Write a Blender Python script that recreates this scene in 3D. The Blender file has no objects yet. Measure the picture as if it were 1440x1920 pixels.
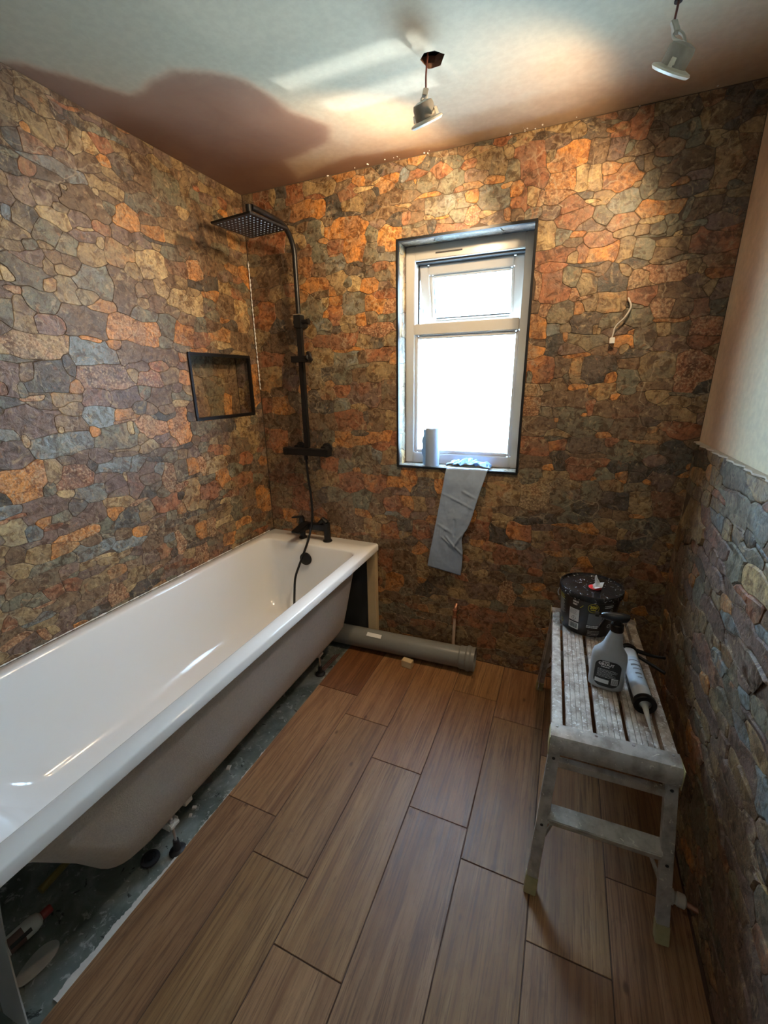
import bpy, bmesh, math, random
import numpy as np
from mathutils import Vector, Matrix, noise
from mathutils.geometry import delaunay_2d_cdt
random.seed(7)
R = math.radians
SC = bpy.context.scene
COL = SC.collection

# ------------------------------------------------------------------ camera, world, lights, exposure
def cam_axes(pitch, yaw, roll):
    sy, cy = math.sin(yaw), math.cos(yaw); sp, cp = math.sin(pitch), math.cos(pitch)
    f = Vector((-sy*cp, cy*cp, -sp)); r = Vector((cy, sy, 0)); u = r.cross(f)
    cr, sr = math.cos(roll), math.sin(roll)
    return cr*r + sr*u, -sr*r + cr*u, f
cr_, cu_, cf_ = cam_axes(0.3017, 0.4042, -0.0148)
cam = bpy.data.cameras.new('camera')
cam.sensor_fit = 'VERTICAL'; cam.sensor_height = 36.0; cam.lens = 792.5/1920*36.0
cam.clip_start = 0.02
co = bpy.data.objects.new('camera', cam); COL.objects.link(co)
M4 = Matrix((cr_, cu_, -cf_)).transposed().to_4x4(); M4.translation = Vector((1.5683, -1.9617, 1.4386))
co.matrix_world = M4
SC.camera = co

W = bpy.data.worlds.new('world'); SC.world = W; W.use_nodes = True
bg = W.node_tree.nodes['Background']
bg.inputs[0].default_value = (0.48, 0.745, 1.0, 1); bg.inputs[1].default_value = 38.0
SC.view_settings.view_transform = 'Standard'; SC.view_settings.look = 'None'
SC.view_settings.gamma = 1.0; SC.view_settings.use_curve_mapping = False
SC.view_settings.exposure = 0.62

def light(name, kind, loc, energy, color, direction=None, **kw):
    l = bpy.data.lights.new(name, kind); l.energy = energy; l.color = color
    for k, v in kw.items(): setattr(l, k, v)
    o = bpy.data.objects.new(name, l); COL.objects.link(o); o.location = loc
    if direction is not None:
        o.rotation_euler = Vector(direction).to_track_quat('-Z', 'Y').to_euler()
    return o
WARM = (1.0, 0.72, 0.43)
# daylight portal at the window opening (guides sky sampling only)
po = light('window_daylight_portal', 'AREA', (1.1, 0.33, 1.52), 1.0, (1, 1, 1), (0, -1, 0), shape='RECTANGLE', size=0.62, size_y=1.04)
po.data.cycles.is_portal = True
# low sun glare thrown back up through the open fanlight from outside
light('reflected_sunlight', 'SUN', (1.2, 4, -2), 3.2, (0.80, 0.90, 1.0), (-0.30, -1.0, 0.80), angle=R(1.5))
# the two dangling downlights in view, and two more of the same string nearer the door
light('downlight_beam', 'SPOT', (1.098, -.475, 2.135), 21, WARM, (-0.60, 0.45, -0.36), spot_size=R(148), spot_blend=0.45, shadow_soft_size=0.035)
light('downlight_beam', 'SPOT', (1.700, -.478, 2.118), 15, WARM, (-0.66, 0.36, -0.38), spot_size=R(152), spot_blend=0.55, shadow_soft_size=0.035)
light('downlight_beam', 'SPOT', (1.24, -1.98, 2.20), 3.5, (1.0, 0.78, 0.55), (-0.12, 0.40, -0.9), spot_size=R(150), spot_blend=0.5, shadow_soft_size=0.035)

# ------------------------------------------------------------------ helpers: tags, meshes
def tag(o, label=None, cat=None, group=None, kind=None):
    if label: o['label'] = label
    if cat: o['category'] = cat
    if group: o['group'] = group
    if kind: o['kind'] = kind
    return o
def empty(name, loc, rz=0.0, **kw):
    o = bpy.data.objects.new(name, None); COL.objects.link(o)
    o.location = loc; o.rotation_euler = (0, 0, rz); o.empty_display_size = 0.05
    return tag(o, **kw)

class MB:
    """collects shapes, build() links them as one mesh object"""
    def __init__(s, org=(0, 0, 0)): s.v = []; s.f = []; s.o = Vector(org)
    def add(s, vs, fs):
        n = len(s.v); s.v += [Vector(p) - s.o for p in vs]; s.f += [[i+n for i in f] for f in fs]; return s
    def box(s, c, d, rot=None, taper=1.0):
        c = Vector(c); hx, hy, hz = d[0]/2, d[1]/2, d[2]/2
        vs = []
        for z in (-1, 1):
            k = taper if z > 0 else 1.0
            for x, y in ((-1, -1), (1, -1), (1, 1), (-1, 1)): vs.append(Vector((x*hx*k, y*hy*k, z*hz)))
        if rot is not None: vs = [rot @ p for p in vs]
        return s.add([p+c for p in vs], [(3, 2, 1, 0), (4, 5, 6, 7), (0, 1, 5, 4), (1, 2, 6, 5), (2, 3, 7, 6), (3, 0, 4, 7)])
    def bbox(s, a, b):
        return s.box([(a[i]+b[i])/2 for i in range(3)], [abs(b[i]-a[i]) for i in range(3)])
    def rings(s, rs, cap0=True, cap1=True, closed=True):
        n = len(rs[0]); vs = [p for r in rs for p in r]; fs = []
        for k in range(len(rs)-1):
            for i in range(n if closed else n-1):
                j = (i+1) % n
                fs.append((k*n+i, k*n+j, (k+1)*n+j, (k+1)*n+i))
        if cap0: fs.append(tuple(range(n-1, -1, -1)))
        if cap1: fs.append(tuple((len(rs)-1)*n+i for i in range(n)))
        return s.add(vs, fs)
    def tube(s, pts, r, n=12, caps=True, squash=1.0):
        pts = [Vector(p) for p in pts]; m = len(pts)
        rr = r if isinstance(r, (list, tuple)) else [r]*m
        rs = []; t0 = (pts[1]-pts[0]).normalized()
        a = t0.orthogonal().normalized()
        for i, p in enumerate(pts):
            t = (pts[min(i+1, m-1)]-pts[max(i-1, 0)]).normalized()
            a = (a - t*a.dot(t)).normalized(); b = t.cross(a)
            rs.append([p + (a*math.cos(2*math.pi*k/n) + b*math.sin(2*math.pi*k/n)*squash)*rr[i] for k in range(n)])
        return s.rings(rs, caps, caps)
    def sqtube(s, p, q, w, d, side):
        """rectangular bar from p to q; w along 'side', d across"""
        p, q = Vector(p), Vector(q); t = (q-p).normalized(); a = Vector(side); a = (a-t*a.dot(t)).normalized(); b = t.cross(a)
        rs = [[c + a*x*w/2 + b*y*d/2 for x, y in ((-1, -1), (1, -1), (1, 1), (-1, 1))] for c in (p, q)]
        return s.rings(rs)
    def lathe(s, prof, c=(0, 0, 0), n=32, axis=(0, 0, 1), cap0=True, cap1=True, a0=0, sx=1.0):
        c = Vector(c); q = Vector((0, 0, 1)).rotation_difference(Vector(axis))
        rs = [[c + q @ Vector((r*sx*math.cos(2*math.pi*k/n+a0), r*math.sin(2*math.pi*k/n+a0), z)) for k in range(n)] for r, z in prof]
        return s.rings(rs, cap0, cap1)
    def build(s, name, mat, parent=None, smooth=35, bevel=0.0, seg=2, **kw):
        me = bpy.data.meshes.new(name); me.from_pydata([tuple(p) for p in s.v], [], s.f); me.validate(); me.update()
        bm = bmesh.new(); bm.from_mesh(me); bmesh.ops.recalc_face_normals(bm, faces=bm.faces[:])
        if bevel > 0:
            es = [e for e in bm.edges if len(e.link_faces) == 2 and e.calc_face_angle(0) > R(30)]
            bmesh.ops.bevel(bm, geom=es, offset=bevel, segments=seg, affect='EDGES', clamp_overlap=True)
        bm.to_mesh(me); bm.free()
        if smooth:
            me.polygons.foreach_set('use_smooth', [True]*len(me.polygons)); me.set_sharp_from_angle(angle=R(smooth))
        o = bpy.data.objects.new(name, me); COL.objects.link(o)
        if mat: me.materials.append(mat)
        if parent is not None: o.parent = parent
        return tag(o, **kw)

def rrect(x0, x1, y0, y1, r, z, n=6):
    pts = []
    for cx, cy, a in ((x1-r, y1-r, 0), (x0+r, y1-r, 90), (x0+r, y0+r, 180), (x1-r, y0+r, 270)):
        for k in range(n+1):
            t = R(a + 90*k/n); pts.append(Vector((cx+r*math.cos(t), cy+r*math.sin(t), z)))
    return pts

# ------------------------------------------------------------------ materials
class NT:
    def __init__(s, name):
        s.m = bpy.data.materials.new(name); s.m.use_nodes = True; s.t = s.m.node_tree; s.n = s.t.nodes
        s.b = s.n['Principled BSDF']; s.out = s.n['Material Output']
    def new(s, typ, **kw):
        n = s.n.new(typ)
        for k, v in kw.items():
            setattr(n, k, v)
        return n
    def link(s, a, b): s.t.links.new(a, b)
    def pos(s): return s.new('ShaderNodeNewGeometry').outputs['Position']
    def obj(s): return s.new('ShaderNodeTexCoord').outputs['Object']
    def mapping(s, vec, scale=(1, 1, 1), loc=(0, 0, 0)):
        m = s.new('ShaderNodeMapping'); m.inputs['Scale'].default_value = scale; m.inputs['Location'].default_value = loc
        s.link(vec, m.inputs['Vector']); return m.outputs[0]
    def noise(s, vec, scale, detail=4, rough=0.55, dist=0.0):
        n = s.new('ShaderNodeTexNoise'); n.inputs['Scale'].default_value = scale; n.inputs['Detail'].default_value = detail
        n.inputs['Roughness'].default_value = rough; n.inputs['Distortion'].default_value = dist
        s.link(vec, n.inputs['Vector']); return n.outputs['Fac']
    def ramp(s, fac, stops):
        r = s.new('ShaderNodeValToRGB'); s.link(fac, r.inputs[0]); e = r.color_ramp.elements
        while len(e) < len(stops): e.new(0.5)
        for i, (p, c) in enumerate(stops):
            e[i].position = p; e[i].color = (c, c, c, 1) if isinstance(c, (int, float)) else (*c, 1)
        return r.outputs[0]
    def math(s, op, a, b=None, clamp=False):
        m = s.new('ShaderNodeMath', operation=op); m.use_clamp = clamp
        for i, v in enumerate((a, b)):
            if v is None: continue
            if isinstance(v, (int, float)): m.inputs[i].default_value = v
            else: s.link(v, m.inputs[i])
        return m.outputs[0]
    def mix(s, fac, a, b, mode='MIX'):
        m = s.new('ShaderNodeMix', data_type='RGBA', blend_type=mode)
        for i, v in ((0, fac), (6, a), (7, b)):
            if isinstance(v, (int, float)): m.inputs[i].default_value = v if i == 0 else (v, v, v, 1)
            elif isinstance(v, tuple): m.inputs[i].default_value = (*v, 1)
            else: s.link(v, m.inputs[i])
        return m.outputs[2]
    def set(s, **kw):
        for k, v in kw.items():
            i = s.b.inputs[k]
            if isinstance(v, (int, float)): i.default_value = v
            elif isinstance(v, tuple): i.default_value = (*v, 1) if len(v) == 3 else v
            else: s.link(v, i)
        return s
    def bump(s, h, strength=0.3, dist=0.002):
        b = s.new('ShaderNodeBump'); b.inputs['Strength'].default_value = strength; b.inputs['Distance'].default_value = dist
        s.link(h, b.inputs['Height']); s.link(b.outputs[0], s.b.inputs['Normal']); return s

def plain(name, col, rough=0.5, metal=0.0, var=0.12, scale=25, bump=0.0, bscale=60, spec=0.5, coat=0.0):
    t = NT(name); v = t.obj(); n = t.noise(v, scale, 4)
    c0 = tuple(max(0, c*(1-var)) for c in col); c1 = tuple(min(1, c*(1+var)) for c in col)
    t.set(**{'Base Color': t.mix(n, c0, c1), 'Roughness': rough, 'Metallic': metal, 'Specular IOR Level': spec, 'Coat Weight': coat})
    if bump: t.bump(t.noise(v, bscale, 5), bump, 0.002)
    return t.m

def mat_stone(name, relief=0.5):
    t = NT(name); p = t.pos()
    a = t.new('ShaderNodeAttribute', attribute_name='tone'); b = t.new('ShaderNodeAttribute', attribute_name='tone2')
    n1 = t.noise(p, 13, 5, 0.6, 0.6)
    f = t.ramp(n1, [(0.46, 0.0), (0.60, 1.0)])
    c = t.mix(f, a.outputs['Color'], b.outputs['Color'])
    # mottling: broad stains, mid blotches, fine grain
    n5 = t.noise(p, 7, 4, 0.6, 1.4)
    c = t.mix(t.math('MULTIPLY', t.ramp(n5, [(0.42, 1.0), (0.56, 0.0)]), 0.50), c, (0.17, 0.115, 0.075))
    n2 = t.noise(p, 30, 6, 0.66, 0.9)
    c = t.mix(t.ramp(n2, [(0.43, 0.95), (0.49, 0.0)]), c, t.mix(1.0, c, (0.46, 0.38, 0.31), 'MULTIPLY'))
    n3 = t.noise(p, 19, 5, 0.7, 1.8)
    c = t.mix(t.math('MULTIPLY', t.ramp(n3, [(0.56, 0.0), (0.68, 1.0)]), 0.60), c, (0.54, 0.41, 0.24))
    n7 = t.noise(p, 16, 5, 0.7, 2.2)
    c = t.mix(t.math('MULTIPLY', t.ramp(n7, [(0.60, 0.0), (0.70, 1.0)]), 0.55), c, (0.42, 0.19, 0.09))
    n6 = t.noise(p, 75, 4, 0.65, 0.3)
    c = t.mix(1.0, c, t.ramp(n6, [(0.36, 0.76), (0.64, 1.24)]), 'MULTIPLY')
    # crusty speckles
    n4 = t.noise(p, 120, 4, 0.7)
    sp = t.math('MULTIPLY', t.ramp(n4, [(0.52, 0.0), (0.62, 1.0)]), a.outputs['Alpha'])
    c = t.mix(t.math('MULTIPLY', sp, 0.7), c, (0.66, 0.47, 0.29))
    sd = t.math('MULTIPLY', t.ramp(n4, [(0.38, 1.0), (0.46, 0.0)]), t.math('ADD', t.math('MULTIPLY', a.outputs['Alpha'], 0.6), 0.15))
    c = t.mix(sd, c, (0.10, 0.05, 0.03))
    # thin pale veins
    w = t.new('ShaderNodeTexVoronoi', feature='DISTANCE_TO_EDGE'); w.inputs['Scale'].default_value = 7.0
    wn = t.new('ShaderNodeTexNoise'); wn.inputs['Scale'].default_value = 16; t.link(p, wn.inputs['Vector'])
    wv = t.new('ShaderNodeMix', data_type='VECTOR'); wv.inputs[0].default_value = 0.10
    t.link(p, wv.inputs[4]); t.link(wn.outputs['Color'], wv.inputs[5]); t.link(wv.outputs[1], w.inputs['Vector'])
    vein = t.math('MULTIPLY', t.ramp(w.outputs['Distance'], [(0.004, 1.0), (0.022, 0.0)]), t.ramp(t.noise(p, 4, 2), [(0.5, 0.0), (0.6, 0.5)]))
    c = t.mix(vein, c, (0.50, 0.40, 0.27))
    hs = t.new('ShaderNodeHueSaturation'); hs.inputs['Saturation'].default_value = 1.06; hs.inputs['Value'].default_value = 0.88; t.link(c, hs.inputs['Color']); c = hs.outputs[0]
    h = t.math('ADD', t.math('MULTIPLY', n2, 1.0), t.math('ADD', t.math('MULTIPLY', n4, 0.22), t.math('MULTIPLY', n1, 0.9)))
    t.set(**{'Base Color': c, 'Roughness': t.math('ADD', t.math('MULTIPLY', n2, 0.3), 0.32), 'Specular IOR Level': 0.45})
    t.bump(h, relief, 0.006)
    return t.m

def mat_wood_tile():
    t = NT('wood_look_tile'); p = t.pos(); oi = t.new('ShaderNodeObjectInfo')
    off = t.new('ShaderNodeCombineXYZ'); t.link(t.math('MULTIPLY', oi.outputs['Random'], 17.0), off.inputs[0]); t.link(t.math('MULTIPLY', oi.outputs['Random'], 41.0), off.inputs[1])
    ad = t.new('ShaderNodeVectorMath', operation='ADD'); t.link(p, ad.inputs[0]); t.link(off.outputs[0], ad.inputs[1]); v = ad.outputs[0]
    g1 = t.noise(t.mapping(v, (150, 4.5, 1)), 1.0, 5, 0.66, 0.8)
    g2 = t.noise(t.mapping(v, (22, 1.1, 1)), 1.0, 4, 0.55, 1.4)
    g3 = t.noise(t.mapping(v, (260, 5, 1)), 1.0, 3, 0.6)
    c = t.ramp(g2, [(0.30, (0.200, 0.092, 0.035)), (0.50, (0.290, 0.147, 0.060)), (0.70, (0.380, 0.207, 0.092))])
    c = t.mix(t.math('MULTIPLY', t.ramp(g1, [(0.40, 1.0), (0.50, 0.0)]), 0.75), c, (0.13, 0.058, 0.025))
    c = t.mix(t.math('MULTIPLY', t.ramp(g3, [(0.35, 1.0), (0.5, 0.0)]), 0.35), c, (0.15, 0.08, 0.04))
    kn = t.new('ShaderNodeTexVoronoi'); kn.inputs['Scale'].default_value = 1.0; t.link(t.mapping(v, (11, 5.5, 1)), kn.inputs['Vector'])
    kw = t.math('ADD', kn.outputs['Distance'], t.math('MULTIPLY', g1, 0.05))
    c = t.mix(t.math('MULTIPLY', t.ramp(t.noise(t.mapping(v, (30, 9, 1)), 1.0, 5, 0.7, 2.0), [(0.52, 0.0), (0.66, 1.0)]), 0.35), c, (0.13, 0.062, 0.028))
    c = t.mix(t.ramp(kw, [(0.07, 0.85), (0.12, 0.0)]), c, (0.10, 0.045, 0.02))
    tv = t.new('ShaderNodeAttribute', attribute_name='tint', attribute_type='GEOMETRY')
    c = t.mix(1.0, c, tv.outputs['Color'], 'MULTIPLY')
    t.set(**{'Base Color': c, 'Roughness': t.math('ADD', t.math('MULTIPLY', g1, 0.25), 0.33), 'Specular IOR Level': 0.5})
    t.bump(t.math('ADD', g1, t.math('MULTIPLY', g3, 0.4)), 0.35, 0.0016)
    return t.m

def mat_plaster(name, k=1.0):
    t = NT(name); p = t.pos()
    a = t.new('ShaderNodeAttribute', attribute_name='damp')
    n = t.noise(p, 9, 5, 0.6, 0.5); n2 = t.noise(p, 45, 5, 0.6)
    f = t.math('ADD', a.outputs['Fac'], t.math('MULTIPLY', t.math('SUBTRACT', n, 0.5), 0.28), True)
    c = t.ramp(f, [(q, tuple(min(.85, x*k) for x in cc)) for q, cc in ((0.0, (0.42, 0.385, 0.275)), (0.22, (0.46, 0.395, 0.275)), (0.45, (0.46, 0.335, 0.22)), (0.72, (0.29, 0.17, 0.108)), (1.0, (0.215, 0.115, 0.072)))])
    c = t.mix(t.math('MULTIPLY', t.ramp(n2, [(0.4, 1.0), (0.62, 0.0)]), 0.13), c, (0.2, 0.15, 0.11))
    t.set(**{'Base Color': c, 'Roughness': 0.72, 'Specular IOR Level': 0.3})
    t.bump(t.math('ADD', t.noise(t.mapping(p, (3, 22, 8)), 1.0, 4), t.math('MULTIPLY', n2, 0.3)), 0.12, 0.004)
    return t.m

def mat_glass():
    t = NT('clear_glass'); tr = t.new('ShaderNodeBsdfTransparent'); gl = t.new('ShaderNodeBsdfGlossy'); gl.inputs['Roughness'].default_value = 0.03
    tr.inputs[0].default_value = (0.97, 0.99, 1, 1)
    mx = t.new('ShaderNodeMixShader'); mx.inputs[0].default_value = 0.07
    t.link(tr.outputs[0], mx.inputs[1]); t.link(gl.outputs[0], mx.inputs[2]); t.link(mx.outputs[0], t.out.inputs['Surface']); return t.m
def mat_obscure():
    t = NT('obscure_glass'); tr = t.new('ShaderNodeBsdfTransparent'); tl = t.new('ShaderNodeBsdfTranslucent'); gl = t.new('ShaderNodeBsdfGlossy'); gl.inputs['Roughness'].default_value = 0.25
    n = t.noise(t.mapping(t.pos(), (60, 1, 18)), 1.0, 3)
    tl.inputs[0].default_value = (0.95, 0.97, 1, 1)
    m1 = t.new('ShaderNodeMixShader'); t.link(t.ramp(n, [(0.3, 0.50), (0.7, 0.75)]), m1.inputs[0])
    t.link(tr.outputs[0], m1.inputs[1]); t.link(tl.outputs[0], m1.inputs[2])
    mx = t.new('ShaderNodeMixShader'); mx.inputs[0].default_value = 0.06
    t.link(m1.outputs[0], mx.inputs[1]); t.link(gl.outputs[0], mx.inputs[2]); t.link(mx.outputs[0], t.out.inputs['Surface']); return t.m

def mat_spatter(name, col, spat=(0.75, 0.72, 0.62), amount=0.62, rough=0.45, metal=0.6, dirt=(0.20, 0.15, 0.10), scale=22, dirt_amt=0.6):
    t = NT(name); v = t.obj()
    n = t.noise(v, scale, 5, 0.6); n2 = t.noise(v, scale*2.7, 4, 0.6, 1.0)
    c = t.mix(t.math('MULTIPLY', t.ramp(n, [(0.35, 1.0), (0.6, 0.0)]), dirt_amt), col, dirt)
    m = t.ramp(n2, [(amount, 0.0), (amount+0.03, 1.0)])
    c = t.mix(m, c, spat)
    t.set(**{'Base Color': c, 'Roughness': t.math('ADD', t.math('MULTIPLY', m, 0.3), rough), 'Metallic': t.math('MULTIPLY', t.math('SUBTRACT', 1.0, m), metal)})
    t.bump(t.math('ADD', n, m), 0.2, 0.002)
    return t.m

def mat_floorboard():
    t = NT('primed_floor_board'); p = t.pos()
    n = t.noise(p, 8, 5, 0.6, 0.4); n2 = t.noise(p, 42, 5, 0.65, 0.6); n3 = t.noise(p, 17, 4, 0.6, 1.5)
    c = t.ramp(n, [(0.3, (0.06, 0.075, 0.06)), (0.5, (0.14, 0.16, 0.14)), (0.68, (0.27, 0.29, 0.265))])
    c = t.mix(t.ramp(n2, [(0.57, 0.0), (0.66, 0.8)]), c, (0.45, 0.45, 0.42))
    c = t.mix(t.ramp(n3, [(0.33, 1.0), (0.37, 0.0)]), c, (0.02, 0.025, 0.022))
    t.set(**{'Base Color': c, 'Roughness': t.math('ADD', t.math('MULTIPLY', n2, 0.35), 0.22)})
    t.bump(n2, 0.3, 0.002); return t.m

M = {}
M['stone'] = mat_stone('slate_stone_tile', 0.55)
M['stone_rough'] = mat_stone('slate_stone_tile_deep', 0.8)
M['grout'] = plain('brown_grout', (0.09, 0.06, 0.038), 0.8, var=0.5, scale=14, bump=0.4)
M['wood_tile'] = mat_wood_tile()
M['floor_grout'] = plain('floor_grout', (0.085, 0.045, 0.028), 0.8, var=0.3, scale=40)
M['plaster'] = mat_plaster('drying_plaster'); M['wall_plaster'] = mat_plaster('drying_wall_plaster', 1.75)
M['floorboard'] = mat_floorboard()
M['acrylic'] = plain('white_acrylic', (0.82, 0.82, 0.81), 0.12, var=0.015, scale=3, coat=0.3)
M['fibreglass'] = plain('bath_underside', (0.54, 0.49, 0.43), 0.75, var=0.20, scale=120, bump=0.5, bscale=260)
M['black'] = plain('matt_black_metal', (0.012, 0.012, 0.013), 0.38, 0.3, var=0.1)
M['black_plastic'] = plain('black_plastic', (0.014, 0.014, 0.016), 0.3, var=0.15)
M['rubber'] = plain('black_rubber', (0.016, 0.016, 0.018), 0.6, var=0.3)
M['upvc'] = plain('white_upvc', (0.40, 0.39, 0.365), 0.28, var=0.04, scale=18)
M['seal'] = plain('black_window_seal', (0.02, 0.02, 0.022), 0.6)
M['glass'] = mat_glass(); M['obscure'] = mat_obscure()
M['grey_pipe'] = plain('grey_pvc_pipe', (0.21, 0.215, 0.205), 0.30, var=0.14, scale=9)
M['timber'] = plain('pine_timber', (0.62, 0.47, 0.27), 0.6, var=0.14, scale=20)
M['slate_board'] = plain('dark_grey_board', (0.055, 0.058, 0.060), 0.55, var=0.25, scale=7)
M['blue_paper'] = plain('blue_paper', (0.20, 0.40, 0.74), 0.85, var=0.07, scale=12, bump=0.25, bscale=40)
M['blue_paper_grey'] = plain('blue_paper_strip', (0.27, 0.35, 0.47), 0.85, var=0.07, scale=12, bump=0.25, bscale=50)
M['copper'] = plain('dull_copper', (0.42, 0.20, 0.12), 0.4, 0.7, var=0.4, scale=60)
M['cream_plastic'] = plain('cream_plastic_pipe', (0.62, 0.46, 0.33), 0.45, var=0.08)
M['white_plastic'] = plain('white_plastic', (0.72, 0.71, 0.66), 0.4, var=0.06)
M['steel'] = plain('zinc_steel', (0.62, 0.62, 0.62), 0.28, 0.95, var=0.15)
M['alu'] = mat_spatter('worn_aluminium', (0.56, 0.52, 0.47), amount=0.64, metal=0.45, dirt=(0.16, 0.125, 0.09), rough=0.42)
M['deck'] = mat_spatter('spattered_deck_slat', (0.66, 0.60, 0.53), spat=(0.78, 0.76, 0.72), amount=0.58, metal=0.12, dirt=(0.20, 0.135, 0.09), scale=26, rough=0.5, dirt_amt=0.8)
M['foot'] = plain('yellow_foot_plastic', (0.45, 0.40, 0.20), 0.6, var=0.3, scale=40)
M['bucket_lid'] = mat_spatter('spattered_black_lid', (0.016, 0.016, 0.017), spat=(0.55, 0.55, 0.53), amount=0.64, metal=0.0, dirt=(0.05, 0.05, 0.05), rough=0.14, scale=26, dirt_amt=0.5)
M['red'] = plain('red_plastic', (0.80, 0.04, 0.035), 0.35)
M['bottle_grey'] = plain('grey_bottle_plastic', (0.42, 0.44, 0.46), 0.35, var=0.04)
M['label_black'] = plain('black_label', (0.022, 0.023, 0.025), 0.4, var=0.1)
M['label_grey'] = plain('grey_print', (0.16, 0.16, 0.165), 0.5, var=0.05)
M['label_white'] = plain('white_print', (0.80, 0.80, 0.78), 0.5, var=0.05)
M['label_yellow'] = plain('yellow_print', (0.75, 0.62, 0.05), 0.5, var=0.05)
M['cartridge'] = plain('white_cartridge', (0.66, 0.67, 0.66), 0.3, var=0.12, scale=30)
M['nozzle'] = plain('translucent_nozzle', (0.62, 0.60, 0.55), 0.35, var=0.05)
M['lamp_body'] = plain('grey_lamp_can', (0.32, 0.29, 0.25), 0.4, 0.2, var=0.3, scale=60)
M['lamp_ring'] = plain('white_lamp_ring', (0.72, 0.66, 0.54), 0.35, var=0.1)
M['cable'] = plain('grey_cable', (0.50, 0.46, 0.40), 0.5, var=0.1)
M['cable_red'] = plain('brown_cable', (0.16, 0.05, 0.035), 0.5, var=0.2)
M['silicone'] = plain('wet_silicone', (0.78, 0.76, 0.72), 0.2, var=0.05)
M['adhesive'] = plain('white_tile_adhesive', (0.66, 0.62, 0.58), 0.75, var=0.15, scale=60, bump=0.6)
M['dark_void'] = plain('ceiling_void', (0.02, 0.014, 0.01), 0.9)
M['broken_plaster'] = plain('broken_plaster', (0.30, 0.17, 0.11), 0.9, var=0.5, scale=60, bump=0.8)
M['hidden_wall'] = plain('painted_wall', (0.42, 0.37, 0.30), 0.7, var=0.05)
em = NT('lit_led_face'); em.set(**{'Emission Color': (1.0, 0.80, 0.52), 'Emission Strength': 30.0}); M['led'] = em.m
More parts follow.
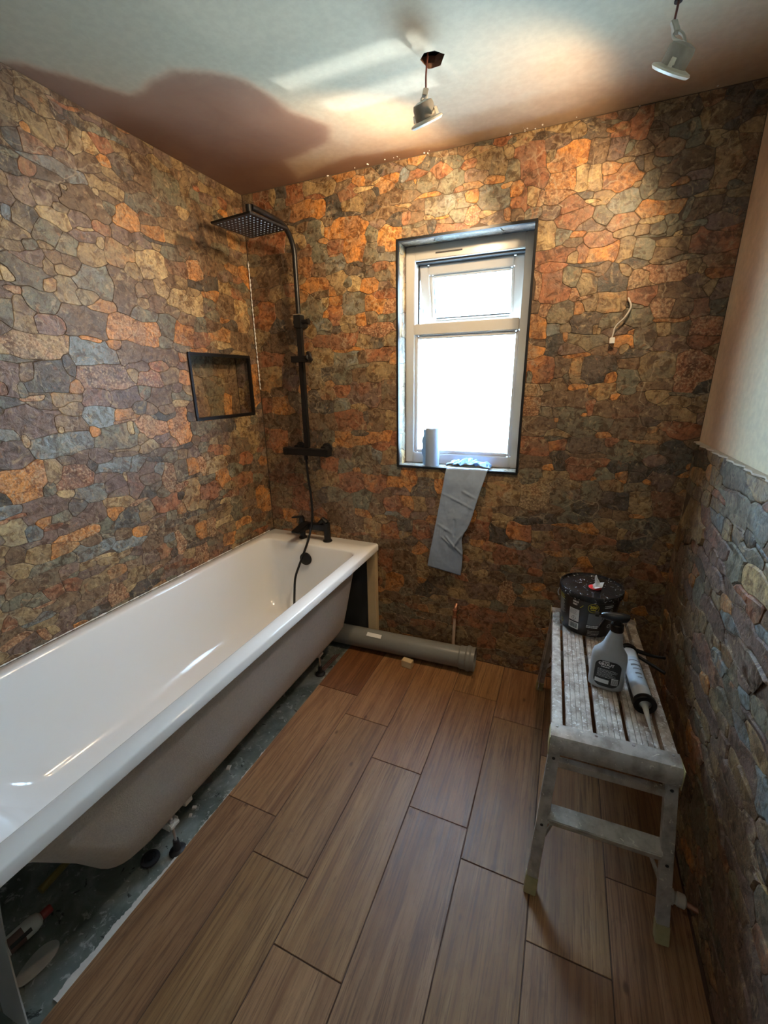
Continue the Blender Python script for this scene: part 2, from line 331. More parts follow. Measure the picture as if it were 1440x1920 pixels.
STONES_LEFT = """-984,2283,35,29,B;-922,2280,89,34,T;-993,2195,62,36,T;-941,2233,45,15,D;-835,2286,108,17,RO;-833,2255,87,15,D;-752,2277,95,17,P;-1006,2131,55,50,DU;-951,2168,33,31,O;-918,2186,74,75,T;-860,2201,57,55,T;-807,2229,45,26,T;-810,2186,55,55,YT;-712,2222,95,46,RB;-653,2268,101,24,GU;-759,2204,52,63,YO;-722,2174,68,35,O;-629,2227,56,29,T;-887,2095,177,38,UG;-1018,2080,48,15,G;-1016,2008,75,64,PT;-921,2029,78,35,B;-875,2045,20,24,Y;-824,2026,152,77,B;-766,2070,37,32,Y;-684,2123,153,29,B;-722,2032,54,37,GY;-665,2022,81,82,OT;-928,1952,86,54,YT;-898,1982,59,34,TD;-1019,1921,64,60,DT;-1064,1927,29,41,U;-836,1945,71,16,Y;-609,2306,97,15,O;-905,1874,61,58,GT;-1022,1851,52,28,G;-971,1861,42,32,T;-826,1870,84,58,TB;-715,1895,113,73,TO;-790,1913,28,39,Y;-1057,1771,111,68,GD;-1102,1757,34,40,Y;-985,1801,39,48,T;-989,1746,51,29,YO;-1108,1712,54,15,SY;-937,1797,78,30,T;-831,1785,126,78,GU;-934,1733,74,71,TG;-727,1766,93,124,B;-821,1707,92,37,OY;-1018,1694,98,52,G;-1130,1650,49,79,G;-1090,1649,59,91,TP;-1019,1630,92,49,PR;-898,1648,145,88,BD;-757,1640,125,71,OS;-1074,1551,203,70,TS;-891,1546,152,74,U;-891,1590,68,18,O;-808,1580,45,27,O;-753,1549,97,66,B;-983,1498,34,79,D;-1127,1518,111,15,G;-1048,1464,140,96,DG;-1109,1479,46,66,B;-1168,1459,55,105,P;-1141,1421,29,45,G;-985,1433,51,40,OY;-1120,1400,93,15,SY;-1013,1396,107,38,TO;-874,1461,202,77,PS;-914,1395,88,57,PR;-802,1391,108,61,P;-748,1475,41,60,Y;-1150,1327,162,87,P;-1214,1299,60,52,UG;-1057,1296,20,37,Y;-1019,1312,96,58,BT;-919,1323,108,62,UG;-817,1304,93,15,S;-1167,1269,27,40,YO;-1065,1246,204,69,UG;-1212,1233,82,79,PD;-940,1274,50,40,O;-872,1248,162,86,GT;-1201,1145,130,96,OS;-1107,1158,61,73,T;-1043,1131,106,76,RS;-978,1167,35,58,D;-883,1143,174,53,U;-1135,1101,39,46,G;-1085,1078,54,20,Y;-1010,1067,112,57,UG;-913,1074,90,44,P;-865,1094,20,35,Y;-836,1056,64,87,PR;-1259,1066,67,32,UD;-1165,1046,141,68,PB;-1069,1032,60,51,DU;-1013,991,89,61,P;-912,1004,104,40,TY;-933,964,59,45,O;-884,925,117,72,DU;-1266,995,76,82,GY;-1277,1034,31,17,S;-1210,979,51,50,U;-1151,977,76,22,R;-1069,927,192,37,OS;-984,921,57,62,G;-1208,938,101,23,PD;-1287,915,74,58,B;-1224,903,92,50,TY;-1032,853,139,47,UG;-900,828,127,46,U;-1180,853,123,32,G;-1049,778,176,25,P;-918,764,85,27,G;-1245,1040,53,15,R;-863,1195,159,15,T;-1123,785,39,30,G;-1067,727,84,51,T;-1137,756,62,51,R;-1207,759,71,40,R;-1245,728,110,17,SO;-1299,777,57,45,G;-1339,775,30,38,G;-1351,713,48,50,RB;-1275,686,114,25,UD;-1184,651,83,52,PT;-1232,634,43,33,Y;-1086,620,124,34,DU;-991,648,84,79,SR;-823,732,98,61,P;-919,668,100,33,T;-935,640,45,23,Y;-866,622,139,51,D;-1329,651,105,30,SR;-1268,630,41,45,S;-1076,667,94,25,T;-1014,812,109,15,Y;-547,2304,92,15,Y;-570,2215,93,63,B;-477,2259,88,30,TY;-379,2292,68,46,T;-319,2294,67,15,Y;-469,2188,127,95,G;-571,2092,138,61,GD;-593,2140,80,24,B;-354,2240,45,89,T;-298,2239,53,28,R;-242,2251,100,45,T;-151,2273,72,56,B;-98,2294,82,28,T;-52,2263,99,46,B;-366,2155,76,44,GT;-389,2113,60,38,Y;-458,2107,80,48,B;-306,2137,65,75,B;-226,2179,104,42,GT;-147,2191,68,30,OT;-554,2007,96,39,O;-412,2019,176,53,TO;-534,1975,135,15,D;-301,2047,89,75,B;-195,2093,121,60,B;-89,2085,86,64,TO;-187,2033,123,32,G;-586,1893,122,90,YT;-636,1938,81,26,T;-470,1949,106,37,G;-370,1913,75,70,OS;-465,1897,108,54,BR;-262,1950,147,61,B;-129,1965,79,49,OT;-48,1960,71,53,O;-354,1851,100,36,D;-270,1874,77,53,DG;-191,1871,96,49,T;-87,1893,104,42,G;-670,1850,60,49,T;-550,1804,74,54,YT;-467,1810,75,34,Y;-388,1815,70,29,T;-614,1800,43,45,B;-595,1740,90,61,BR;-651,1743,51,35,T;-651,1701,120,40,GU;-465,1773,102,81,Y;-386,1772,88,87,YT;-291,1794,65,33,G;-193,1786,117,81,B;-81,1761,100,125,YO;-295,1736,78,46,G;-362,1688,74,54,GU;-216,1724,64,24,O;-180,1706,87,41,D;-674,1629,137,75,OS;-474,1646,94,82,OR;-559,1665,76,86,G;-572,1601,57,53,G;-374,1622,86,56,RB;-254,1657,114,57,OY;-269,1608,127,28,YG;-109,1637,122,76,B;-399,1580,113,15,O;-240,1588,98,18,D;-140,1580,106,15,T;-615,1550,167,57,B;-498,1547,47,38,OT;-670,1459,113,63,RS;-579,1467,98,58,BT;-503,1463,64,53,OT;-647,1391,113,74,B;-707,1408,48,44,G;-539,1358,84,38,Y;-630,1307,137,40,DG;-564,1260,100,130,OS;-708,1271,109,77,ST;-763,1222,48,49,T;-802,1276,25,54,Y;-677,1219,72,41,P;-644,1166,260,24,DB;-41,1454,71,128,O;-446,1235,118,61,GD;-276,1232,102,54,D;-161,1236,105,57,T;-378,1173,95,37,GY;-228,1143,130,51,BG;-385,1136,95,31,RT;-82,1150,97,85,T;-443,1154,72,47,G;-806,1140,81,55,U;-731,1135,69,31,D;-711,1094,52,42,U;-672,1049,55,110,S;-594,1076,70,77,GB;-540,1071,68,71,O;-560,1025,112,15,D;-604,994,81,30,RS;-470,1071,54,75,ST;-392,1062,135,67,YT;-269,1070,99,47,B;-170,1043,100,65,RB;-266,1004,108,50,G;-454,998,105,30,GD;-447,933,114,75,RP;-353,981,81,76,O;-360,907,75,31,G;-565,939,97,128,TO;-623,954,43,36,D;-210,940,153,69,RT;-702,944,135,67,R;-812,985,93,15,S;-801,950,59,49,GY;-616,847,244,31,DG;-790,891,140,15,P;-187,843,103,56,BG;-361,862,83,23,YG;-77,809,95,124,OT;-285,847,73,48,G;-206,777,158,22,BO;-406,833,133,23,B;-290,779,81,67,G;-385,760,172,35,YT;-472,757,64,84,ST;-533,767,79,78,O;-619,777,84,72,GB;-664,741,60,100,S;-563,703,108,15,D;-717,819,92,34,B;-724,785,56,39,UG;-884,784,57,33,P;-708,710,53,40,DR;-255,714,123,41,OY;-361,656,79,75,O;-255,669,124,28,GT;-467,678,111,35,GB;-556,641,92,108,SR;-464,620,100,38,RB;-687,650,131,38,R;-810,678,97,15,S;-811,647,73,33,G;-898,699,79,37,T;-104,695,138,42,BR;-115,622,130,27,R;-248,616,142,20,G"""
STONES_BACK = """42,2284,54,44,T;125,2263,104,78,R;177,2264,38,67,T;222,2275,69,49,D;302,2267,97,62,R;213,2241,63,51,G;410,2268,117,49,TB;402,2239,94,15,RB;490,2268,68,54,T;551,2258,100,41,B;639,2265,69,35,OB;712,2253,62,24,Y;783,2250,75,33,O;653,2234,90,15,Y;368,2192,186,62,OR;214,2191,115,55,B;322,2150,135,15,D;503,2190,85,75,D;400,2130,78,27,G;603,2184,110,58,T;716,2216,47,34,D;674,2199,80,40,BG;788,2185,112,55,B;585,2145,89,15,D;560,2096,181,68,OR;746,2126,182,33,BT;440,2112,30,63,Y;271,2129,57,49,T;397,2095,102,57,G;321,2068,43,56,TO;436,2059,48,31,OY;175,2076,111,84,RB;69,2079,109,77,RT;409,2016,91,70,G;505,2033,87,59,RB;602,2008,101,97,OR;684,1990,66,73,G;686,2055,54,50,GY;781,2030,99,83,OY;733,1993,32,23,D;765,1959,85,40,GU;497,1993,47,15,S;501,1960,94,65,GU;605,1941,85,15,D;142,2017,113,48,B;236,1974,91,89,B;41,1969,104,52,T;120,1941,156,78,B;344,1963,81,88,OR;404,1943,80,55,BR;381,1878,149,57,OR;515,1885,95,86,TY;477,1846,48,44,O;562,1876,58,42,G;596,1869,63,65,Y;681,1861,89,57,O;790,1887,53,84,TO;218,1922,79,53,T;42,1867,141,53,BR;172,1861,101,59,TB;234,1816,86,45,T;355,1782,127,82,GT;438,1806,37,46,Y;493,1806,66,44,O;587,1785,117,74,GU;440,1747,50,37,O;490,1744,67,94,RO;707,1776,101,73,OT;746,1810,99,39,R;778,1757,71,51,SR;756,1712,94,37,G;677,1722,57,45,B;555,1715,78,45,Y;625,1716,47,51,O;85,1760,112,120,RO;178,1790,75,78,B;149,1709,118,63,D;226,1725,74,74,B;418,1693,94,61,GU;704,1663,148,56,RS;559,1671,78,46,TG;492,1679,49,38,D;340,1677,71,48,T;45,1665,115,61,T;134,1634,140,92,B;239,1650,74,81,DB;229,1613,54,41,TY;408,1627,89,53,RB;417,1667,76,27,G;533,1636,134,75,RB;771,1620,67,55,TG;89,1553,165,68,RB;208,1544,83,63,B;71,1452,146,124,TO;207,1456,98,122,PR;122,1394,108,46,B;33,1318,75,71,R;136,1313,124,87,O;225,1348,84,86,BG;402,1549,123,76,TG;535,1545,142,63,GU;555,1582,152,15,O;625,1542,36,50,B;714,1554,144,56,RB;787,1537,45,48,OT;356,1454,106,91,TG;417,1469,58,64,DG;440,1425,52,43,OT;512,1467,113,72,GD;611,1465,79,66,BG;612,1507,90,24,G;724,1479,157,73,T;509,1392,89,54,R;638,1371,170,106,PR;769,1391,87,82,BG;505,1322,96,71,GU;606,1312,93,32,T;417,1376,98,66,TR;341,1332,74,101,D;413,1310,73,61,DG;762,1324,88,57,B;60,1228,98,77,BG;178,1231,166,74,B;381,1235,169,83,BG;553,1250,165,97,RB;641,1263,49,65,D;690,1253,103,107,BT;773,1255,59,90,T;607,1179,113,25,DG;549,1149,187,74,OT;94,1131,120,126,RO;199,1147,87,94,BR;328,1152,104,80,DB;410,1149,74,86,G;448,1115,40,34,OY;706,1166,159,56,OR;796,1158,59,58,R;500,1077,99,61,PB;616,1071,127,99,GB;692,1081,56,66,UG;759,1073,79,81,TR;510,1006,100,61,GU;415,1012,103,74,RB;777,1000,109,57,GU;52,1022,100,47,T;141,1002,135,89,BR;220,975,66,53,T;289,1011,107,69,DB;575,986,39,22,O;132,911,213,65,RB;389,931,140,72,TR;546,924,126,102,R;676,934,127,87,RO;795,938,91,64,O;78,813,148,123,TR;214,799,120,123,R;128,689,94,74,O;32,686,88,76,RB;356,832,93,77,DT;441,840,174,63,GB;603,824,106,103,G;408,760,113,55,B;342,726,73,73,RD;508,789,89,119,BG;601,755,100,42,OT;544,678,130,98,B;419,689,93,57,B;776,768,107,40,UG;694,808,103,102,BG;789,811,162,89,RP;863,837,78,59,OT;922,843,71,76,T;665,680,105,85,TO;762,679,115,83,RO;851,715,92,71,DG;844,665,56,56,TU;930,700,90,88,R;774,598,244,43,BG;931,602,79,60,OR;570,629,137,25,RG;734,501,79,122,RB;851,500,140,105,B;944,515,55,89,T;786,370,119,91,O;719,371,40,76,T;883,387,89,87,BG;939,411,69,43,OB;851,334,65,51,G;772,285,174,49,BD;909,292,96,52,BT;818,224,232,38,GB;764,156,102,39,B;862,965,89,98,OT;847,2252,44,48,UD;871,2274,63,30,DG;952,2272,103,46,DG;1039,2268,81,40,GT;1012,2245,20,15,Y;852,2212,74,38,G;891,2225,24,35,O;944,2205,95,57,GT;1041,2197,104,62,G;935,2160,124,15,OY;1025,2120,176,65,GU;1125,2132,66,33,O;852,2145,90,15,TO;1221,2117,119,70,GU;1265,2150,41,16,OY;1139,2279,107,31,TR;1120,2239,65,38,RT;1223,2225,62,76,TD;1217,2176,76,19,OT;1127,2169,75,31,TO;1078,2169,54,23,RB;1262,2257,37,47,T;1287,2193,61,62,GT;1341,2219,102,96,RP;1300,2127,41,42,O;1323,2087,65,65,RO;1359,2100,44,66,YO;1388,2081,32,43,S;1384,2039,64,33,GU;1128,2067,63,62,RS;1190,2062,65,31,YT;1264,2048,34,41,OR;1306,2046,54,38,B;946,2084,53,26,Y;1017,2078,61,15,O;1047,2038,154,35,RB;961,2049,39,44,D;897,2066,99,15,G;1227,2291,53,15,T;1279,2292,48,17,G;1327,2286,55,15,RB;1389,2281,79,24,DB;1507,2272,60,34,BY;1594,2279,109,17,GU;1608,2257,46,15,O;1689,2258,63,74,RP;1480,2206,108,76,OR;1423,2222,32,52,TG;1577,2205,67,66,B;1629,2206,60,71,PB;1673,2193,42,33,G;1467,2123,107,64,OS;1526,2125,61,63,YT;1458,2090,96,58,SO;1578,2123,54,71,YT;1654,2105,110,65,OR;1661,2161,68,17,TG;1712,2139,28,44,D;1733,2140,49,46,TB;1753,2067,55,74,G;1578,2049,85,15,Y;1511,2006,101,60,RB;1611,2001,54,61,G;1681,2034,104,61,GU;1681,1969,88,42,RT;1712,2079,28,24,T;1776,2281,78,36,TG;1826,2285,25,44,BT;1855,2279,37,49,DB;1758,2212,43,78,BR;1823,2215,88,51,GD;1882,2237,25,57,TB;1923,2229,73,72,BD;1954,2282,59,48,D;2005,2236,46,74,D;1956,2206,48,36,DB;1889,2187,28,26,OT;1945,2174,34,15,T;1766,2140,70,30,GT;1858,2127,116,74,B;1969,2098,86,119,TR;2012,2139,47,78,BR;1837,2068,66,15,O;1872,2047,99,38,DP;1788,2000,116,50,OY;1760,1959,71,29,Y;1833,1955,41,29,G;1930,1982,103,55,BP;2007,1976,62,58,DP;2005,2039,61,30,DG;1929,2017,77,15,T;1912,1933,66,15,GT;2006,1913,88,18,R;1879,1987,21,52,G;1422,1961,67,86,TY;1479,1948,59,49,GU;1534,1947,73,32,OR;1625,1936,21,27,D;1459,1888,120,52,RB;1459,1850,84,28,R;1556,1893,44,57,RO;1629,1878,117,56,OY;1705,1879,59,69,TG;1587,1846,104,15,D;1526,1874,32,28,T;1766,1881,69,75,GT;1459,1782,102,101,RP;1520,1806,76,58,GT;1588,1780,51,75,DY;1669,1785,80,78,D;1602,1820,82,18,O;1547,1739,36,40,SR;1575,1727,65,15,S;1711,1812,36,43,T;1769,1782,76,55,TS;1679,1709,94,64,TO;1774,1724,71,57,RB;1499,1683,85,69,GT;1566,1692,40,47,O;1597,1647,89,82,D;1522,1627,61,35,GT;1420,1640,68,87,O;1403,1710,46,31,B;1443,1697,38,49,S;1477,1626,49,49,UG;1630,1618,20,29,T;1675,1639,76,52,GD;1650,1610,20,15,Y;1782,1651,81,59,G;1612,1575,149,49,GT;1489,1581,70,39,D;1422,1577,54,30,BP;1526,1593,24,40,O;1753,1598,46,34,OT;1801,1580,82,68,GB;1407,1783,21,98,S;1758,1691,45,15,G;1785,1919,99,15,GD;1856,1913,33,19,YT;1893,1913,35,24,B;1872,1877,41,47,T;1975,1881,134,75,RB;1874,1834,124,15,GT;1844,1793,169,55,SR;1921,1797,35,49,T;1994,1821,91,43,RT;1947,1789,32,35,YT;1999,1778,68,29,RO;1978,1737,51,49,T;2017,1725,47,60,PB;2016,1684,48,32,DG;2019,1654,43,30,GD;1906,1725,134,51,BR;1850,1684,58,64,SR;1914,1676,70,57,BG;1965,1670,63,65,RB;1878,1636,92,15,O;1869,1602,44,39,YT;1920,1602,51,54,GB;1995,1607,88,57,RS;2004,1558,91,37,R;1579,1527,112,18,O;1703,1533,48,26,RB;1744,1538,28,49,T;1448,1466,102,90,RO;1526,1475,63,88,BG;1402,1445,22,55,GD;1585,1471,51,88,TO;1653,1466,110,92,D;1703,1489,48,61,D;1552,1425,31,54,GY;1590,1424,55,21,T;1707,1433,52,38,O;1589,1401,86,18,OT;1696,1391,99,60,TO;1766,1422,80,86,G;1760,1490,82,42,B;1425,1392,67,45,TS;1428,1320,68,84,SO;1481,1301,55,49,GT;1560,1351,163,81,BP;1568,1303,149,36,GB;1629,1292,20,26,O;1650,1322,34,66,RP;1695,1315,60,54,BT;1792,1331,122,81,BR;1742,1359,33,35,O;1525,1268,26,30,OT;1457,1247,139,68,BD;1603,1246,149,62,G;1689,1252,89,54,G;1798,1241,121,63,BG;1525,1190,67,18,DG;1453,1155,127,64,RB;1536,1158,74,61,RO;1647,1171,141,53,DB;1715,1208,51,25,OT;1749,1179,40,33,R;1797,1151,140,70,GB;1656,1125,149,15,B;1460,1081,128,56,BD;1511,1064,46,26,OT;1663,1094,142,37,RB;1861,1474,121,90,TG;1980,1452,109,122,RS;2022,1402,57,55,D;1866,1404,107,40,BT;1955,1373,127,17,GT;1948,1346,98,37,TY;1927,1287,91,16,T;1877,1268,63,27,DB;1977,1239,126,60,R;1924,1248,46,52,RT;1886,1229,38,35,TO;1876,1192,108,15,OT;1865,1158,113,59,GT;1978,1160,101,76,DG;2018,1104,36,35,O;952,921,116,89,DU;1025,938,39,81,OR;968,995,137,37,T;809,903,91,52,PR;960,375,93,85,D;1026,427,91,64,B;1040,364,91,45,DB;1135,376,106,61,TB;999,296,217,31,GB;1259,419,156,76,BP;1235,345,131,30,T;1283,284,237,68,RP;826,198,219,39,GB;1000,209,207,39,BG;1212,222,175,61,RB;1374,998,84,44,TG;1434,998,82,24,G;1327,929,153,101,TR;1471,937,131,119,TS;1589,991,107,45,TG;1579,918,95,70,GT;1687,971,74,79,G;1678,909,84,41,DT;1708,1033,32,25,O;1644,1060,103,63,RB;1251,823,65,58,TR;1400,845,198,39,BG;1345,813,97,33,T;1508,826,104,51,D;1652,843,145,50,GD;1235,735,102,88,R;1316,729,74,89,D;1328,774,59,47,T;1421,754,95,80,RO;1525,741,101,57,TO;1407,683,97,37,UG;1654,743,152,85,BR;1617,804,122,15,OT;1363,621,109,80,R;1226,606,78,81,T;1479,623,119,93,PR;1586,672,104,35,OT;1449,519,205,44,DG;1330,509,102,43,B;1593,604,114,65,BG;1247,512,63,49,YT;1581,531,93,69,B;1382,420,76,105,ST;1504,444,136,53,TO;1440,455,74,46,G;1570,452,71,45,RT;1471,310,130,95,RT;1556,398,96,41,GB;1556,346,63,41,T;1473,226,177,57,RB;1444,126,156,74,TB;1295,132,82,86,RB;1556,293,73,45,B;1369,226,79,47,B;1854,1083,74,55,D;1845,1051,61,56,D;1893,1023,40,33,O;1780,1079,69,44,DG;1775,1006,88,47,TR;1944,1031,81,65,PB;1946,1086,71,34,D;2017,1018,38,55,T;1805,943,106,66,D;1866,949,44,70,TY;1978,940,108,95,RB;1869,883,69,19,O;1766,829,84,48,TG;1868,837,98,54,GT;1971,837,94,65,DG;1778,756,74,54,RB;1857,741,72,70,D;1921,763,80,47,DG;1890,707,39,30,OT;2012,768,37,42,O;1776,685,93,43,TB;1949,711,69,48,PB;2006,699,34,52,T;1866,622,47,75,T;1958,629,116,73,RB;1913,516,55,61,TB;1964,513,72,58,B"""
STONES_RIGHT = """-114,1154,200,52,D;-247,1189,146,66,TB;-168,1085,246,50,TO;-484,1159,233,66,GD;-639,1173,182,51,TG;-409,1075,147,27,RP;-398,1013,136,44,U;-524,1079,218,84,GP;-705,1088,174,72,GU;-292,987,113,63,PR;-152,945,300,103,TB;-480,952,273,47,PR;-614,949,150,84,G;-697,1008,151,33,G;-458,853,262,56,P;-773,1034,141,16,U;-759,952,178,64,YT;-297,830,251,37,DB;-665,875,177,36,P;-795,842,245,57,P;-677,794,154,38,UG;-570,756,223,60,P;-260,612,300,61,BT;-794,769,262,59,PG;-685,672,101,50,UG;-578,617,245,73,PR;-789,657,145,38,G;-855,698,75,33,UG;-914,765,138,44,PG;-934,682,138,32,P;-875,622,108,34,UD;-769,605,130,36,G;-644,510,252,61,P;-392,403,300,72,B;-681,372,119,49,RB;-936,583,209,50,PB;-857,482,188,46,PG;-867,876,109,37,U;-836,361,204,57,P;-1052,595,113,66,U;-972,417,259,103,BP;-1104,454,59,15,Y;-1042,370,179,51,P;-1154,406,111,71,GP;-1157,313,81,51,PY;-1101,198,227,84,P;-1222,259,187,77,P;-1147,98,191,59,P"""
# ------------------------------------------------------------------ stone panels
PAL = dict(T=(.37,.255,.125), B=(.205,.128,.070), G=(.200,.188,.130), U=(.235,.265,.260), O=(.62,.27,.085), R=(.36,.150,.075),
           Y=(.60,.43,.21), D=(.082,.076,.064), P=(.205,.135,.105), S=(.47,.24,.12))
def parse(s):
    out = []
    for e in s.split(';'):
        u, v, U, V, c = e.split(','); out.append([int(u)/1000, int(v)/1000, int(U)/1000, int(V)/1000, c])
    return out
def fill_seeds(seeds, u0, u1, v0, v1, rng, base=(.095, .062), tries=5000, codes='BBTTGGPPRODY', thr=1.35):
    S = [list(s) for s in seeds]
    for _ in range(tries):
        u, v = rng.uniform(u0, u1), rng.uniform(v0, v1); k = rng.uniform(.6, 1.3)
        U, V = base[0]*k*rng.uniform(.8, 1.3), base[1]*k*rng.uniform(.8, 1.2)
        ok = True
        for s in S:
            if abs(s[0]-u) < .3 and abs(s[1]-v) < .2:
                if (abs((u-s[0])/(s[2]/2+U*.62))**3 + abs((v-s[1])/(s[3]/2+V*.62))**3) < 1: ok = False; break
        if ok: S.append([u, v, U, V, rng.choice(codes)+rng.choice('BTG')])
    return S
def warp(u, v):
    return (u + .0055*np.sin(37*v+5*np.sin(21*u)) + .001*np.sin(90*v+31*u), v + .005*np.sin(33*u+4*np.sin(27*v)+1) + .001*np.sin(85*u-40*v))
def simplify(P, tol):
    n = len(P); keep = set()
    def dp(i, j):
        ax, ay = P[i % n]; bx, by = P[j % n]; L = math.hypot(bx-ax, by-ay)+1e-12; best, bk = 0, -1
        for k in range(i+1, j):
            x, y = P[k % n]; d = abs((bx-ax)*(ay-y)-(ax-x)*(by-ay))/L
            if d > best: best, bk = d, k
        if best > tol: dp(i, bk); keep.add(bk % n); dp(bk, j)
    c = (sum(p[0] for p in P)/n, sum(p[1] for p in P)/n)
    a = max(range(n), key=lambda k: (P[k][0]-c[0])**2+(P[k][1]-c[1])**2)
    b = max(range(n), key=lambda k: (P[k][0]-P[a][0])**2+(P[k][1]-P[a][1])**2)
    if b < a: b += n
    keep.add(a); keep.add(b % n); dp(a, b); dp(b, a+n)
    return [P[k] for k in sorted(keep)]
def label_map(S, dom, cell):
    u0, u1, v0, v1 = dom; gu = np.arange(u0+cell/2, u1, cell); gv = np.arange(v0+cell/2, v1, cell)
    U, V = np.meshgrid(gu, gv); WU, WV = warp(U, V); best = np.full(U.shape, 1e9); lab = np.full(U.shape, -1, int)
    for i, s in enumerate(S):
        u, v, a, b = s[:4]
        i0, i1 = np.searchsorted(gu, [u-a*1.2-.03, u+a*1.2+.03]); j0, j1 = np.searchsorted(gv, [v-b*1.2-.03, v+b*1.2+.03])
        if i1 <= i0 or j1 <= j0: continue
        d = np.abs((WU[j0:j1, i0:i1]-u)/(a/2))**3.2 + np.abs((WV[j0:j1, i0:i1]-v)/(b/2))**3.2
        w = best[j0:j1, i0:i1]; l = lab[j0:j1, i0:i1]; m = d < w; w[m] = d[m]; l[m] = i
    return gu, gv, U, V, best, lab
def add_fillers(S, dom, holes, rng, cell, codes='BBTTGPPRODB'):
    S = [list(s) for s in S]
    for it in range(6):
        gu, gv, U, V, best, lab = label_map(S, dom, cell*2)
        bare = best > 1.42**3.2
        for (a, b, c, d) in holes: bare &= ~((U > a-.01) & (U < b+.01) & (V > c-.01) & (V < d+.01))
        jj, ii = np.where(bare)
        if len(jj) < 6: break
        o = np.argsort(-best[jj, ii]+np.array([rng.uniform(0, 3) for _ in jj])); new = []
        for k in o:
            p = (gu[ii[k]], gv[jj[k]])
            if all(abs(p[0]-q[0]) > .085 or abs(p[1]-q[1]) > .055 for q in new): new.append([p[0], p[1], rng.uniform(.055, .10), rng.uniform(.035, .06), rng.choice(codes)+rng.choice('BTG')])
        S += new
    return S
def cells(S, u0, u1, v0, v1, holes, cell=.0024, tol=.0019):
    dom = (u0, u1, v0, v1); gu, gv, U, V, best, lab = label_map(S, dom, cell)
    for (a, b, c, d) in holes: lab[(U > a) & (U < b) & (V > c) & (V < d)] = -1
    out = []; order = np.argsort(lab, axis=None); flat = lab.ravel()[order]; nx = lab.shape[1]
    starts = np.searchsorted(flat, range(len(S)+1))
    for i, s in enumerate(S):
        idx = order[starts[i]:starts[i+1]]
        if len(idx) < 12: continue
        J, I = idx // nx, idx % nx; j0, i0 = J.min()-1, I.min()-1
        m = np.zeros((J.max()-j0+2, I.max()-i0+2), bool); m[J-j0, I-i0] = True
        nxt = {}
        for (dj, di), (ax, ay, bx, by) in (((-1, 0), (0, 0, 1, 0)), ((0, 1), (1, 0, 1, 1)), ((1, 0), (1, 1, 0, 1)), ((0, -1), (0, 1, 0, 0))):
            e = m & ~np.roll(m, (-dj, -di), (0, 1)); ej, ei = np.where(e)
            for y, x in zip(ej.tolist(), ei.tolist()): nxt.setdefault((x+ax, y+ay), []).append((x+bx, y+by))
        loop = []
        while nxt:
            st = next(iter(nxt)); cur = st; L = []
            while cur in nxt:
                L.append(cur); q = nxt[cur]; n_ = q.pop()
                if not q: del nxt[cur]
                cur = n_
            if len(L) > len(loop): loop = L
        P = [(u0+(x+i0)*cell, v0+(y+j0)*cell) for x, y in loop]; n = len(P)
        if n < 12: continue
        P = [(min(max((P[k-2][0]+P[k-1][0]*2+P[k][0]*2+P[(k+1) % n][0]*2+P[(k+2) % n][0])/8, u0), u1), min(max((P[k-2][1]+P[k-1][1]*2+P[k][1]*2+P[(k+1) % n][1]*2+P[(k+2) % n][1])/8, v0), v1)) for k in range(n)]
        pts = simplify(P, tol)
        if len(pts) < 4: continue
        ar = .5*abs(sum(pts[k][0]*pts[(k+1) % len(pts)][1]-pts[(k+1) % len(pts)][0]*pts[k][1] for k in range(len(pts))))
        if ar < 1.2e-4: continue
        out.append((s[0], s[1], pts, ar, s[4]))
    return out
